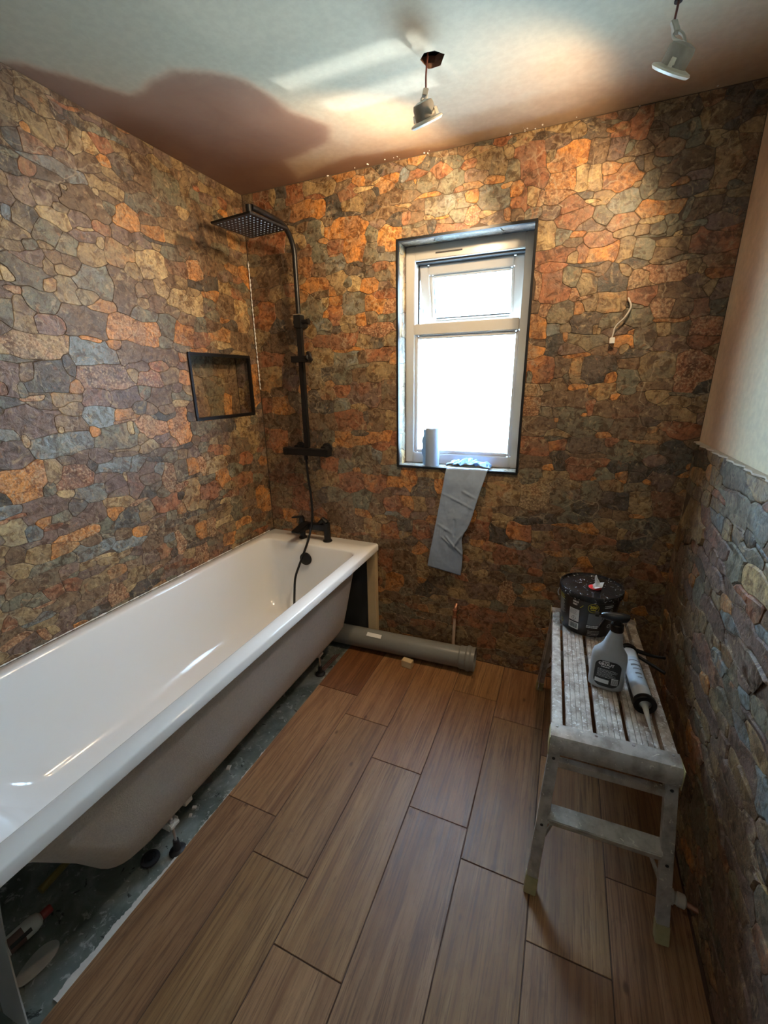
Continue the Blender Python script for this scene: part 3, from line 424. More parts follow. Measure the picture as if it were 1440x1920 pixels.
def stone_panel(parent, S, dom, holes, to3, normal, mat, hgt=(.0007, .0018), seed=1, limit=300, inset=.0014, gap=.0003, name='stone'):
    """each stone a mesh of its own under the wall; past the limit the smallest are joined into one"""
    rng = random.Random(seed); big = (dom[1]-dom[0])*(dom[3]-dom[2]) > .2; S = add_fillers(S, dom, holes, rng, .0024) if big else S; cs = cells(S, *dom, holes); cs.sort(key=lambda c: -c[3])
    nrm = Vector(normal); acc = ([], [], [], [])
    ax = max(range(3), key=lambda k: abs(nrm[k]))
    for idx, (u, v, pts, ar, code) in enumerate(cs):
        h = rng.uniform(*hgt); n = len(pts); k = rng.uniform(.85, 1.15)
        tiltu, tiltv = rng.uniform(-.03, .03)*h/.004, rng.uniform(-.03, .03)*h/.004
        c3 = Vector(to3(u, v)); vs = []
        mu = sum(p[0] for p in pts)/n; mv = sum(p[1] for p in pts)/n
        sgn = 1 if sum(pts[q][0]*pts[(q+1) % n][1]-pts[(q+1) % n][0]*pts[q][1] for q in range(n)) > 0 else -1
        nv = []
        for q in range(n):
            ax_, ay_ = pts[q-1]; bx_, by_ = pts[q]; cx_, cy_ = pts[(q+1) % n]
            l1 = math.hypot(bx_-ax_, by_-ay_)+1e-9; l2 = math.hypot(cx_-bx_, cy_-by_)+1e-9
            n1x, n1y = -(by_-ay_)/l1, (bx_-ax_)/l1; n2x, n2y = -(cy_-by_)/l2, (cx_-bx_)/l2
            sx, sy = n1x+n2x, n1y+n2y; L = math.hypot(sx, sy)+1e-6; f = min(1.8, 2/L); nv.append((sgn*sx/L*f, sgn*sy/L*f))
        lim = .35*math.sqrt(ar)
        def ring(ins, hh, tilt):
            for (a, b), (nx_, ny_) in zip(pts, nv):
                q = min(ins, lim*.5); du, dv = a-mu+nx_*q, b-mv+ny_*q
                H = hh + (tiltu*du+tiltv*dv if tilt else 0)
                vs.append(Vector(to3(mu+du, mv+dv)) + nrm*H - c3)
        ring(gap, 0, 0); ring(gap+.0006, h*.62, 0); ring(gap+inset, h, 1)
        fs = []
        for r in (0, 1):
            for i in range(n): j = (i+1) % n; fs.append((r*n+i, r*n+j, (r+1)*n+j, (r+1)*n+i))
        fs.append(tuple(2*n+i for i in range(n)))
        c1 = PAL[code[0]]; c2 = PAL[code[1]] if len(code) > 1 else tuple(x*.72 for x in c1)
        if len(code) > 1: c2 = tuple(.55*y+.45*x for x, y in zip(c1, c2))
        spk = .9 if 'S' in code else (.35 if code[0] in 'OY' else .12)
        t1 = (*[x*k for x in c1], spk); t2 = (*[x*k for x in c2], spk)
        if idx < limit:
            me = bpy.data.meshes.new(name); me.from_pydata([tuple(p) for p in vs], [], fs)
            for nm, t in (('tone', t1), ('tone2', t2)):
                at = me.attributes.new(nm, 'FLOAT_COLOR', 'POINT'); at.data.foreach_set('color', list(t)*len(vs))
            me.materials.append(mat)
            o = bpy.data.objects.new(name, me); o.location = c3 - parent.location; o.parent = parent; COL.objects.link(o)
            fix_normals(me, nrm)
        else:
            b = len(acc[0]); acc[0].extend(p+c3-parent.location for p in vs); acc[1].extend(tuple(i+b for i in f) for f in fs)
            acc[2].extend(list(t1)*len(vs)); acc[3].extend(list(t2)*len(vs))
    if acc[0]:
        me = bpy.data.meshes.new('small_stones'); me.from_pydata([tuple(p) for p in acc[0]], [], acc[1])
        for nm, t in (('tone', acc[2]), ('tone2', acc[3])):
            at = me.attributes.new(nm, 'FLOAT_COLOR', 'POINT'); at.data.foreach_set('color', t)
        me.materials.append(mat)
        o = bpy.data.objects.new('small_stones', me); o.parent = parent; COL.objects.link(o); fix_normals(me, nrm)
        tag(o, kind='stuff')
    return len(cs)
def fix_normals(me, nrm):
    # last polygon is a stone top; flip the mesh when it faces into the wall
    p = me.polygons[-1]
    if Vector(p.normal).dot(nrm) < 0: me.flip_normals()
    me.update()

H = 2.308; WX = 2.044; YN = -2.45   # room: x 0..WX, y YN..0, z 0..H
NY0, NY1, NZ0, NZ1 = -.472, -.068, 1.275, 1.568     # niche
WX0, WX1, WZ0, WZ1 = .811, 1.385, 1.027, 2.017      # window opening

# ---- wall_left with niche hole
wl = MB()
for a, b in (((-.2, YN, -.1), (0, NY0, H+.3)), ((-.2, NY1, -.1), (0, .3, H+.3)), ((-.2, NY0, -.1), (0, NY1, NZ0)), ((-.2, NY0, NZ1), (0, NY1, H+.3)), ((-.2, NY0, NZ0), (-.095, NY1, NZ1))): wl.bbox(a, b)
wall_left = wl.build('wall_left', M['grout'], smooth=0, kind='structure')
rngL = random.Random(11)
SL = fill_seeds(parse(STONES_LEFT), -2.0, 0, .35, H, rngL, tries=7000)
stone_panel(wall_left, SL, (-2.0, -.001, .45, H-.001), [(NY0-.004, NY1+.004, NZ0-.004, NZ1+.004)], lambda u, v: (0, u, v), (1, 0, 0), M['stone'], seed=3)
# niche lining
nb = [[-.41, 1.50, .12, .07, 'TB'], [-.30, 1.51, .14, .07, 'GB'], [-.17, 1.50, .13, .08, 'BT'], [-.38, 1.42, .15, .09, 'TG'], [-.24, 1.42, .13, .10, 'GT'], [-.12, 1.43, .10, .09, 'BT'], [-.42, 1.33, .09, .10, 'OS'], [-.33, 1.33, .09, .09, 'BT'], [-.24, 1.33, .11, .10, 'GT'], [-.155, 1.335, .055, .11, 'OT'], [-.10, 1.33, .05, .09, 'B']]
stone_panel(wall_left, nb, (NY0, NY1, NZ0, NZ1), [], lambda u, v: (-.095, u, v), (1, 0, 0), M['stone'], (.002, .004), 5, name='niche_stone')
stone_panel(wall_left, fill_seeds([], -.095, 0, NZ0, NZ1, random.Random(2), (.05, .06), 200), (-.091, -.001, NZ0, NZ1), [], lambda u, v: (u, NY1, v), (0, -1, 0), M['stone'], (.001, .002), 6, name='niche_stone')
stone_panel(wall_left, fill_seeds([], -.095, 0, NZ0, NZ1, random.Random(4), (.05, .06), 200), (-.091, -.001, NZ0, NZ1), [], lambda u, v: (u, NY0, v), (0, 1, 0), M['stone'], (.001, .002), 7, name='niche_stone')
stone_panel(wall_left, fill_seeds([], NY0, NY1, -.095, 0, random.Random(5), (.09, .05), 200, codes='TYGG'), (NY0, NY1, -.091, -.001), [], lambda u, v: (v, u, NZ0), (0, 0, 1), M['stone'], (.001, .002), 8, name='niche_stone')
stone_panel(wall_left, fill_seeds([], NY0, NY1, -.095, 0, random.Random(6), (.09, .05), 200), (NY0, NY1, -.091, -.001), [], lambda u, v: (v, u, NZ1), (0, 0, -1), M['stone'], (.001, .002), 9, name='niche_stone')
tr = MB(); t_ = .010
for a, b in (((-.01, NY0-.002, NZ0-.003), (.007, NY1+.002, NZ0+t_)), ((-.01, NY0-.002, NZ1-t_), (.007, NY1+.002, NZ1+.003)), ((-.01, NY0-.003, NZ0+t_), (.007, NY0+t_, NZ1-t_)), ((-.01, NY1-t_, NZ0+t_), (.007, NY1+.003, NZ1-t_))): tr.bbox(a, b)
tr.build('niche_trim', M['black'], wall_left, bevel=.0008)

# ---- wall_back with window opening
wb = MB(); T = .30
for a, b in (((-.2, 0, -.1), (WX0, T, H+.3)), ((WX1, 0, -.1), (WX+.2, T, H+.3)), ((WX0, 0, -.1), (WX1, T, WZ0)), ((WX0, 0, WZ1), (WX1, T, H+.3))): wb.bbox(a, b)
wall_back = wb.build('wall_back', M['grout'], smooth=0, kind='structure')
SB = fill_seeds(parse(STONES_BACK), 0, WX, 0, H, random.Random(12), tries=9000, codes='BBTGPRBGT')
stone_panel(wall_back, SB, (.004, WX-.001, .002, H-.001), [(WX0-.004, WX1+.004, WZ0-.004, WZ1+.004)], lambda u, v: (u, 0, v), (0, -1, 0), M['stone'], (.0008, .0022), 21)
D_ = .10
for (dom, to3, nr, sd, cd) in (((0.001, D_, WZ0, WZ1), lambda u, v: (WX0, u, v), (1, 0, 0), 31, 'GUTGY'), ((0.001, D_, WZ0, WZ1), lambda u, v: (WX1, u, v), (-1, 0, 0), 32, 'GTB'),
                               ((WX0, WX1, .001, D_), lambda u, v: (u, v, WZ0), (0, 0, 1), 33, 'UGUG'), ((WX0, WX1, .001, D_), lambda u, v: (u, v, WZ1), (0, 0, -1), 34, 'DPUG')):
    S = fill_seeds([], *dom, random.Random(sd), (.07, .09) if sd < 33 else (.14, .06), 400, codes=cd)
    stone_panel(wall_back, S, dom, [], to3, nr, M['stone'], (.0015, .003), sd, name='reveal_stone')
tr = MB(); t_ = .011
for a, b in (((WX0-.004, -.008, WZ0-.004), (WX1+.004, .012, WZ0+.006)), ((WX0-.004, -.008, WZ1-.006), (WX1+.004, .012, WZ1+.004)), ((WX0-.004, -.008, WZ0+.006), (WX0+.005, .012, WZ1-.006)), ((WX1-.005, -.008, WZ0+.006), (WX1+.004, .012, WZ1-.006))): tr.bbox(a, b)
tr.build('window_trim', M['black'], wall_back, bevel=.0008)

# ---- wall_right: plaster above, stone tile layer below
def damp_mesh(name, pts, tris, damp, mat, **kw):
    me = bpy.data.meshes.new(name); me.from_pydata(pts, [], tris)
    at = me.attributes.new('damp', 'FLOAT', 'POINT'); at.data.foreach_set('value', damp)
    me.polygons.foreach_set('use_smooth', [True]*len(me.polygons)); me.materials.append(mat)
    o = bpy.data.objects.new(name, me); COL.objects.link(o); return tag(o, **kw)
def sstep(a, b, x):
    t = min(1, max(0, (x-a)/(b-a))); return t*t*(3-2*t)
wall_right = MB().bbox((WX+.002, YN, -.1), (WX+.2, .3, H+.3)).build('wall_right', M['hidden_wall'], smooth=0, kind='structure')
pts = []; fs = []; dm = []; ny, nz = 80, 80
for j in range(nz+1):
    for i in range(ny+1):
        y = YN + (0-YN)*i/ny; z = H*j/nz
        pts.append((WX, y, z))
        wob = .05*math.sin(6*z)+.04*math.sin(13*z+1)
        c = -.13 - .10*(1.9-z) + wob*.6
        d = .24 + .20*math.exp(-((y-c)/.11)**2) + .16*sstep(-.55, -.10, y)
        d -= .12*sstep(-.30, -.7, y)
        dm.append(max(0, d))
for j in range(nz):
    for i in range(ny):
        a = j*(ny+1)+i; fs.append((a, a+ny+1, a+ny+2, a+1))
o = damp_mesh('plaster_skim', pts, fs, dm, M['wall_plaster']); o.parent = wall_right
TH = 1.195
MB().bbox((WX-.010, YN+.01, .001), (WX-.0005, -.001, TH-.006)).build('tile_backing', M['grout'], wall_right, smooth=0)
SR = fill_seeds(parse(STONES_RIGHT), -2.0, 0, 0, TH, random.Random(14), (.13, .10), 5000, codes='PPGPBPGB')
stone_panel(wall_right, SR, (-2.0, -.006, .002, TH), [], lambda u, v: (WX-.010, u, v), (-1, 0, 0), M['stone_rough'], (.0025, .0075), 41, inset=.006, gap=.0004)
# pale cut edge of the tiles, wavy with the relief
n = 320; vs = []
for i in range(n+1):
    y = -2.0 + 1.994*i/n
    w = .0095 + .0042*math.sin(y*88)+.0032*math.sin(y*41+1)
    zt = TH + .0052
    vs += [(WX-.001, y, TH+.0005), (WX-.010-w, y, TH+.0005), (WX-.010-w+.001, y, zt), (WX-.001, y, zt)]
fs = []
for i in range(n):
    for k in range(4):
        l = (k+1) % 4; fs.append((4*i+k, 4*i+l, 4*i+4+l, 4*i+4+k))
fs += [(0, 1, 2, 3), (4*n+3, 4*n+2, 4*n+1, 4*n)]
MB().add(vs, fs).build('tile_top_edge', plain('cut_tile_edge', (.55, .48, .38), .7, var=.3, scale=40), wall_right)

# ---- wall_front with door behind the camera
wall_front = MB().bbox((-.2, YN-.15, -.1), (WX+.2, YN, H+.3)).build('wall_front', M['hidden_wall'], smooth=0, kind='structure')
dr = empty('door_1', (1.45, YN, 0), kind='structure')
MB((1.45, YN, 0)).bbox((1.10, YN, .005), (1.86, YN+.035, 1.98)).build('door_leaf', M['upvc'], dr, bevel=.002)
f = MB((1.45, YN, 0))
for a, b in (((1.03, YN, 0), (1.10, YN+.045, 2.05)), ((1.86, YN, 0), (1.93, YN+.045, 2.05)), ((1.10, YN, 1.98), (1.86, YN+.045, 2.05))): f.bbox(a, b)
f.build('door_frame', M['upvc'], dr, bevel=.003)
MB((1.45, YN, 0)).tube([(1.16, YN+.035, 1.0), (1.16, YN+.08, 1.0), (1.27, YN+.08, 1.0)], .009).build('door_handle', M['steel'], dr)

# ---- ceiling with a ragged round hole
HC = (1.112, -.492); rngc = random.Random(3)
rim = []
for k in range(26):
    a = 2*math.pi*k/26; r = .037 + .0035*rngc.uniform(-1, 1) + .002*math.sin(3*a); rim.append((HC[0]+r*1.15*math.cos(a), HC[1]+r*math.sin(a)))
gp = []
nx, ny = 90, 104
for j in range(ny+1):
    for i in range(nx+1):
        x = WX*i/nx; y = YN*j/ny
        if math.hypot(x-HC[0], y-HC[1]) > .056: gp.append((x, y))
nr = len(rim)
r = delaunay_2d_cdt([Vector(p) for p in rim+gp], [(k, (k+1) % nr) for k in range(nr)], [], 0, 1e-6)
v2, tri = r[0], r[2]
tri = [f for f in tri if math.hypot(sum(v2[i].x for i in f)/len(f)-HC[0], sum(v2[i].y for i in f)/len(f)-HC[1]) > .031 or not all(i < nr for i in f)]
P1 = [(-.2, -1.10), (.06, -.96), (.12, -.86), (.17, -.79), (.20, -.745), (.25, -.745), (.32, -.765), (.40, -.77), (.50, -.73), (.57, -.655), (.60, -.56), (.61, -.46), (.68, -.32), (.62, -.25), (.50, -.21), (.38, -.19), (.35, -.08), (.33, .1), (-.2, .1)]
P2 = [(.30, .1), (.36, -.03), (.46, -.05), (.56, -.085), (.68, -.095), (.80, -.07), (.92, -.03), (1.05, .0), (1.05, .1)]
def sdist(x, y, P):
    ins = False; d = 9.0; n = len(P)
    for i in range(n):
        ax, ay = P[i]; bx, by = P[(i+1) % n]
        if (ay > y) != (by > y) and x < (bx-ax)*(y-ay)/(by-ay)+ax: ins = not ins
        t = max(0, min(1, ((x-ax)*(bx-ax)+(y-ay)*(by-ay))/((bx-ax)**2+(by-ay)**2+1e-12)))
        d = min(d, math.hypot(x-ax-t*(bx-ax), y-ay-t*(by-ay)))
    return d if ins else -d
dm = []
for p in v2:
    x, y = p.x, p.y
    wx_ = noise.noise(Vector((x*9, y*9, 1)))*.012; wy_ = noise.noise(Vector((x*9, y*9, 5)))*.012
    d1 = sdist(x+wx_, y+wy_, P1); d2 = sdist(x+wx_, y+wy_, P2)
    base = .10 + .34*sstep(-.62, -.20, y) + .10*sstep(-.2, 0, y)
    w = max(sstep(-.03, .035, d1)*(.80 + .16*sstep(.0, .25, d1)), sstep(-.035, .03, d2)*.80)
    dm.append(max(base*(1-w)+w, base))
ceiling = damp_mesh('ceiling', [(p.x, p.y, H) for p in v2], [tuple(f) for f in tri], dm, M['plaster'], kind='structure')
rs = [[Vector((HC[0]+(x-HC[0])*1.02, HC[1]+(y-HC[1])*1.02, H+.0004)) for x, y in rim], [Vector((HC[0]+(x-HC[0])*.93, HC[1]+(y-HC[1])*.93, H+.012)) for x, y in rim], [Vector((HC[0]+(x-HC[0])*1.25, HC[1]+(y-HC[1])*1.25, H+.035)) for x, y in rim]]
MB().rings(rs, False, False).build('hole_rim', M['broken_plaster'], ceiling)
MB().bbox((-.2, YN-.15, H+.16), (WX+.2, .3, H+.3)).build('ceiling_void_board', M['dark_void'], ceiling, smooth=0)
cr = MB(); rc = random.Random(9)
for k in range(22):
    u = rc.choice([rc.uniform(.45, 1.9), rc.uniform(.62, .95), rc.uniform(1.3, 1.5)]); s_ = rc.uniform(.0015, .004)
    cr.box((u, -rc.uniform(.002, .03), H-.001-s_*.3), (s_*rc.uniform(1, 3), s_, s_), Matrix.Rotation(rc.uniform(0, 3), 3, 'Z'))
tag(cr.build('plaster_crumbs', M['adhesive'], ceiling, smooth=0), kind='stuff')

# ---- floor: slab, primed board under the bath, wood-look tiles
p0, pw, pl = .574, .2073, .6345
floor = MB().bbox((-.2, YN-.15, -.12), (WX+.2, .3, -.013)).build('floor', M['floor_grout'], smooth=0, kind='structure')
MB().bbox((0, YN, -.0125), (.568, 0, -.009)).build('floor_board', M['floorboard'], floor, smooth=0)
MB().bbox((.570, YN, -.0125), (WX-.012, -.001, -.0022)).build('floor_grout', M['floor_grout'], floor, smooth=0)
joints = [-.481, -.602, -.770, -.270, -.370, -.505, -.890]
rf = random.Random(5)
for k in range(7):
    x0 = p0-.004 if k == 0 else p0+k*pw+.0015; x1 = min(p0+(k+1)*pw-.0015, WX-.013)
    cuts = [0.0]; y = joints[k]
    while y > YN: cuts.append(y); y -= pl
    cuts.append(YN)
    for i in range(len(cuts)-1):
        a, b = cuts[i+1]+.0015, cuts[i]-.0015
        o = MB(((x0+x1)/2, (a+b)/2, 0)).bbox((x0, a, -.0122), (x1, b, 0)).build('plank_tile', M['wood_tile'], floor, smooth=0, bevel=.0008, seg=1)
        o.location = ((x0+x1)/2, (a+b)/2, 0)
        s = rf.uniform(.90, 1.10); tint = (s, s*rf.uniform(.95, 1.02), s*rf.uniform(.88, 1.05))
        if k == 0 and i == 0: tint = (.66, .52, .42)
        if k == 5 and i == 0: tint = (.78, .72, .66)
        at = o.data.attributes.new('tint', 'FLOAT_COLOR', 'POINT'); at.data.foreach_set('color', [*tint, 1]*len(o.data.vertices))
# ragged adhesive along the cut edge
vs = []; fs = []; n = 150; rg = random.Random(8)
for i in range(n+1):
    y = -.9 - .80*i/n; w = .004 + .016*sstep(-1.28, -1.55, y) + rg.uniform(-.002, .0025) + .0018*math.sin(y*60)
    vs += [(.5705, y, -.001), (.5705-max(.002, w), y, -.004+rg.uniform(0, .002)), (.5705-max(.002, w)-.001, y, -.0105), (.5705, y, -.0105)]
for i in range(n):
    for q in range(4): l = (q+1) % 4; fs.append((4*i+q, 4*i+l, 4*i+4+l, 4*i+4+q))
MB().add(vs, fs).build('tile_adhesive', M['adhesive'], floor)

# ---- window
win = empty('window_1', ((WX0+WX1)/2, .10, WZ0), kind='structure'); wo = win.location
fw = .046; y0, y1 = .10, .165; TR0, TR1 = 1.640, 1.690
fr = MB(wo)
e_ = .0005
for a, b in (((WX0+.003, y0, WZ0+.003), (WX0+fw, y1, WZ1-.003)), ((WX1-fw, y0, WZ0+.003), (WX1-.003, y1, WZ1-.003)), ((WX0+fw, y0, WZ0+.003), (WX1-fw, y1, WZ0+.055)), ((WX0+fw, y0, WZ1-.062), (WX1-fw, y1, WZ1-.003))): fr.bbox(a, b)
fr.build('frame', M['upvc'], win, bevel=.003)
MB(wo).bbox((WX0+fw, y0, TR0), (WX1-fw, y1, TR1)).build('transom', M['upvc'], win, bevel=.004)
bd = MB(wo); g = .016; yb0, yb1 = y0+.012, y0+.030
xa, xb, za, zb = WX0+fw, WX1-fw, WZ0+.055, TR0
for a, b in (((xa, yb0, za), (xa+g, yb1, zb)), ((xb-g, yb0, za), (xb, yb1, zb)), ((xa+g, yb0, za), (xb-g, yb1, za+g)), ((xa+g, yb0, zb-g), (xb-g, yb1, zb))): bd.bbox(a, b)
bd.build('glazing_bead', M['upvc'], win, bevel=.003)
MB(wo).bbox((xa+.002, yb1, za+.002), (xb-.002, yb1+.004, zb-.002)).build('glass_pane', M['obscure'], win, smooth=0)
# black seal around the fanlight opening
se = MB(wo); zc, zd = TR1, WZ1-.062
for a, b in (((xa, y1-.012, zc), (xa+.006, y1, zd)), ((xb-.006, y1-.012, zc), (xb, y1, zd)), ((xa, y0+.02, zd-.008), (xb, y1, zd)), ): se.bbox(a, b)
se.build('seal', M['seal'], win, smooth=0)
# top-hung fanlight sash, pushed open at the bottom
ang = R(17); piv = Vector(((xa+xb)/2, y1-.012, zd-.010)); rot = Matrix.Rotation(ang, 3, 'X')
def sbox(mb, a, b):
    c = Vector([(a[i]+b[i])/2 for i in range(3)]); d = [abs(b[i]-a[i]) for i in range(3)]
    mb.box(piv + rot @ c, d, rot)
hw = (xb-xa)/2-.003; sh = zd-zc+.012; sw = .044
sm = MB(wo)
for a, b in (((-hw, 0, -sh), (-hw+sw, .05, 0)), ((hw-sw, 0, -sh), (hw, .05, 0)), ((-hw+sw, 0, -sw), (hw-sw, .05, 0)), ((-hw+sw, 0, -sh), (hw-sw, .05, -sh+.032))): sbox(sm, a, b)
sash = sm.build('sash', M['upvc'], win, bevel=.004)
s2 = MB(wo)
for a, b in (((-hw+sw, .012, -sh+sw), (-hw+sw+.014, .03, -sw)), ((hw-sw-.014, .012, -sh+sw), (hw-sw, .03, -sw)), ((-hw+sw+.014, .012, -sw-.014), (hw-sw-.014, .03, -sw)), ((-hw+sw+.014, .012, -sh+.032), (hw-sw-.014, .03, -sh+.040))): sbox(s2, a, b)
s2.build('sash_bead', M['upvc'], sash, bevel=.003)
s3 = MB(wo); sbox(s3, (-hw+sw, .030, -sh+.032), (hw-sw, .034, -sw)); s3.build('glass_pane', M['glass'], sash, smooth=0)
s4 = MB(wo)
for a, b in (((-hw+sw+.012, .026, -sh+.040), (hw-sw-.012, .0295, -sh+.045)), ((-hw+sw+.012, .026, -sh+sw+.018), (-hw+sw+.017, .0295, -sw-.014))): sbox(s4, a, b)
s4.build('gasket', M['seal'], sash, smooth=0)
st = MB(wo); st.tube([(xa+.006, y1-.01, zc+.09), (xa+.010, y1+.03, zc+.05), (xa+.006, y1+.055, zc+.10)], .004, 8); st.build('stay_arm', M['steel'], win)
MB(wo).bbox((.955, y0-.003, WZ1-.042), (1.075, y0, WZ1-.037)).build('trickle_vent', M['seal'], win, smooth=0)
MB(wo).bbox((WX0+.004, y1+.001, WZ0+.001), (WX1-.004, T+.04, WZ0+.02)).build('outer_sill', M['upvc'], win, smooth=0)
# ------------------------------------------------------------------ bathtub
bt = empty('bathtub', (.35, -.87, 0), label='white acrylic bathtub along the left stone wall, open underneath without its side panel', cat='bathtub'); bo = bt.location
rg_ = lambda t: rrect(t[0], t[1], t[2], t[3], t[4], t[5])
top = [(.009, .694, -1.846, -.006, .014, .558), (.006, .700, -1.85, -.003, .018, .560), (.006, .700, -1.85, -.003, .018, .588), (.011, .695, -1.845, -.008, .016, .594),
       (.050, .646, -1.800, -.145, .055, .594), (.056, .640, -1.794, -.151, .055, .5915), (.060, .636, -1.788, -.156, .055, .585),
       (.080, .619, -1.66, -.172, .07, .45), (.103, .599, -1.57, -.190, .08, .30), (.125, .578, -1.52, -.212, .09, .240), (.165, .545, -1.46, -.25, .10, .210), (.25, .46, -1.35, -.35, .09, .202)]
MB(bo).rings([rg_(t) for t in top], False, True).build('tub_shell', M['acrylic'], bt, smooth=50)
und = [(.048, .652, -1.79, -.14, .06, .578), (.072, .630, -1.672, -.158, .06, .45), (.095, .609, -1.582, -.176, .07, .30), (.115, .592, -1.53, -.195, .07, .195), (.135, .572, -1.485, -.215, .08, .160), (.20, .51, -1.43, -.29, .10, .150)]
MB(bo).rings([rg_(t) for t in und], False, True).build('tub_underside', M['fibreglass'], bt, smooth=60)
MB(bo).lathe([(.004, 0), (.034, 0), (.036, .004), (.034, .012), (.030, .014)], (.335, -.168, .515), 32, (0, -1, .08)).build('overflow_cover', M['black'], bt, label='round black overflow cover on the inside of the bathtub end')
MB(bo).lathe([(.004, 0), (.033, 0), (.033, .005), (.028, .008)], (.345, -.50, .203), 28).build('plughole', M['black'], bt)
def bath_foot(x, y):
    f = MB(bo).lathe([(.024, 0), (.026, .004), (.022, .009), (.012, .013), (.009, .045), (.009, .05)], (x, y, -.009), 20).build('foot', M['rubber'], bt, label='black foot pad with threaded rod under the bathtub')
    MB(bo).tube([(x, y, .04), (x, y, .155)], .0042, 10).build('threaded_rod', M['steel'], f)
    MB(bo).lathe([(.010, 0), (.010, .008)], (x, y, .122), 6).lathe([(.010, 0), (.010, .008)], (x, y, .098), 6).build('lock_nut', M['steel'], f)
    b = MB(bo); b.bbox((x-.20, y-.016, .108), (x+.016, y+.016, .120)); b.bbox((x-.20, y-.018, .100), (x+.010, y-.014, .128)); b.bbox((x-.20, y+.014, .100), (x+.010, y+.018, .128))
    b.bbox((x-.05, y+.055, .115), (x+.0, y+.085, .142))
    b.build('foot_bracket', M['white_plastic'], f, bevel=.002)
bath_foot(.552, -1.325); bath_foot(.530, -.402)
wp = MB(bo).tube([(.24, -.52, .14), (.24, -.50, .08), (.23, -.42, .055), (.22, -.28, .052)], .016, 10); wp.build('waste_pipe', M['white_plastic'], bt)

# ------------------------------------------------------------------ bath filler tap
ft = empty('bath_tap', (.34, -.075, .595), label='matt black bath mixer tap standing on the far end of the bathtub', cat='tap'); fo = ft.location
b = MB(fo); b.tube([(.26, -.075, .598), (.26, -.075, .665)], .016, 20); b.lathe([(.023, 0), (.023, .006), (.018, .010)], (.26, -.075, .5945), 24)
b.tube([(.42, -.075, .598), (.42, -.075, .700)], [.019, .018], 20); b.lathe([(.026, 0), (.026, .006), (.020, .010)], (.42, -.075, .5945), 24)
b.sqtube((.245, -.075, .672), (.42, -.075, .672), .036, .030, (0, 0, 1)); b.build('tap_body', M['black'], ft, bevel=.002)
s = MB(fo); s.add([(.262, -.085, .692), (.315, -.085, .692), (.31, -.185, .668), (.258, -.185, .668), (.262, -.085, .655), (.315, -.085, .655), (.31, -.180, .655), (.258, -.180, .655)], [(0, 1, 2, 3), (7, 6, 5, 4), (0, 4, 5, 1), (1, 5, 6, 2), (2, 6, 7, 3), (3, 7, 4, 0)])
s.build('spout', M['black'], ft, bevel=.004)
l = MB(fo); l.tube([(.26, -.075, .688), (.26, -.075, .718)], [.017, .015], 20); l.sqtube((.268, -.075, .722), (.205, -.085, .712), .020, .008, (0, 1, 0)); l.build('lever', M['black'], ft, bevel=.0015)
l = MB(fo); l.tube([(.42, -.075, .700), (.40, -.075, .716), (.37, -.075, .690)], [.018, .016, .012], 16); l.build('diverter', M['black'], ft)

# ------------------------------------------------------------------ shower column
sc = empty('shower_column', (.32, 0, 1.05), label='matt black shower column with square rain head on the window wall beside the bathtub', cat='shower'); so = sc.location
X, Y = .32, -.060
MB(so).sqtube((X, Y, 1.105), (X, Y, 1.70), .026, .026, (1, 0, 0)).build('slide_rail', M['black'], sc, bevel=.003)
arc = [(X, Y, 1.70), (X, Y, 1.98)]
for k in range(9):
    a = R(90*k/8); arc.append((X, Y-.11+.11*math.cos(a), 2.0+.11*math.sin(a)-.0))
arc += [(X-.004, -.26, 2.112), (X-.008, -.335, 2.112)]
MB(so).tube(arc, .0115, 16).build('riser_arm', M['black'], sc)
hd = Matrix.Rotation(R(-6), 3, 'Z'); HCn = Vector((.306, -.345, 2.045))
h = MB(so); h.box(HCn, (.215, .215, .008), hd); plate = h.build('shower_head', M['black'], sc, bevel=.0015)
MB(so).tube([HCn+Vector((0, 0, .004)), HCn+Vector((0, 0, .030))], .020, 18).tube([HCn+Vector((0, 0, .028)), HCn+Vector((0, 0, .072))], .0125, 14).build('swivel_joint', M['black'], sc)
nz_ = MB(so)
for i in range(10):
    for j in range(10):
        q = HCn + hd @ Vector(((i-4.5)*.0195, (j-4.5)*.0195, -.0045))
        nz_.lathe([(.0034, .001), (.0034, -.0012), (.002, -.0016)], q, 8)
tag(nz_.build('nozzles', plain('silicone_nozzle', (.55, .56, .55), .4), plate), kind='stuff')
v = MB(so); v.bbox((.188, -.098, 1.068), (.462, -.052, 1.104)); v.build('mixer_bar', M['black'], sc, bevel=.003)
for x in (.245, .410): MB(so).tube([(x, -.052, 1.098), (x, -.001, 1.098)], .017, 16).lathe([(.029, 0), (.029, .008), (.02, .012)], (x, -.006, 1.098), 20, (0, -1, 0)).build('wall_union', M['black'], sc)
for x0, x1 in ((.1885, .215), (.435, .4615)): MB(so).bbox((x0, -.100, 1.066), (x1, -.050, 1.106)).build('control_knob', M['black'], sc, bevel=.004)
c = MB(so); c.bbox((X-.019, Y-.019, 1.688), (X+.019, Y+.019, 1.745)); c.bbox((X-.012, Y, 1.695), (X+.012, -.001, 1.725)); c.tube([(X-.028, Y, 1.715), (X+.052, Y, 1.715)], .011, 14); c.lathe([(.014, 0), (.014, .012)], (X+.045, Y, 1.715), 16, (1, 0, 0)); c.build('rail_bracket', M['black'], sc, bevel=.0015)
MB(so).bbox((X-.0195, Y-.0195, 1.746), (X+.0195, Y+.0195, 1.749)).build('bracket_ring', M['steel'], sc, label='thin silver ring')
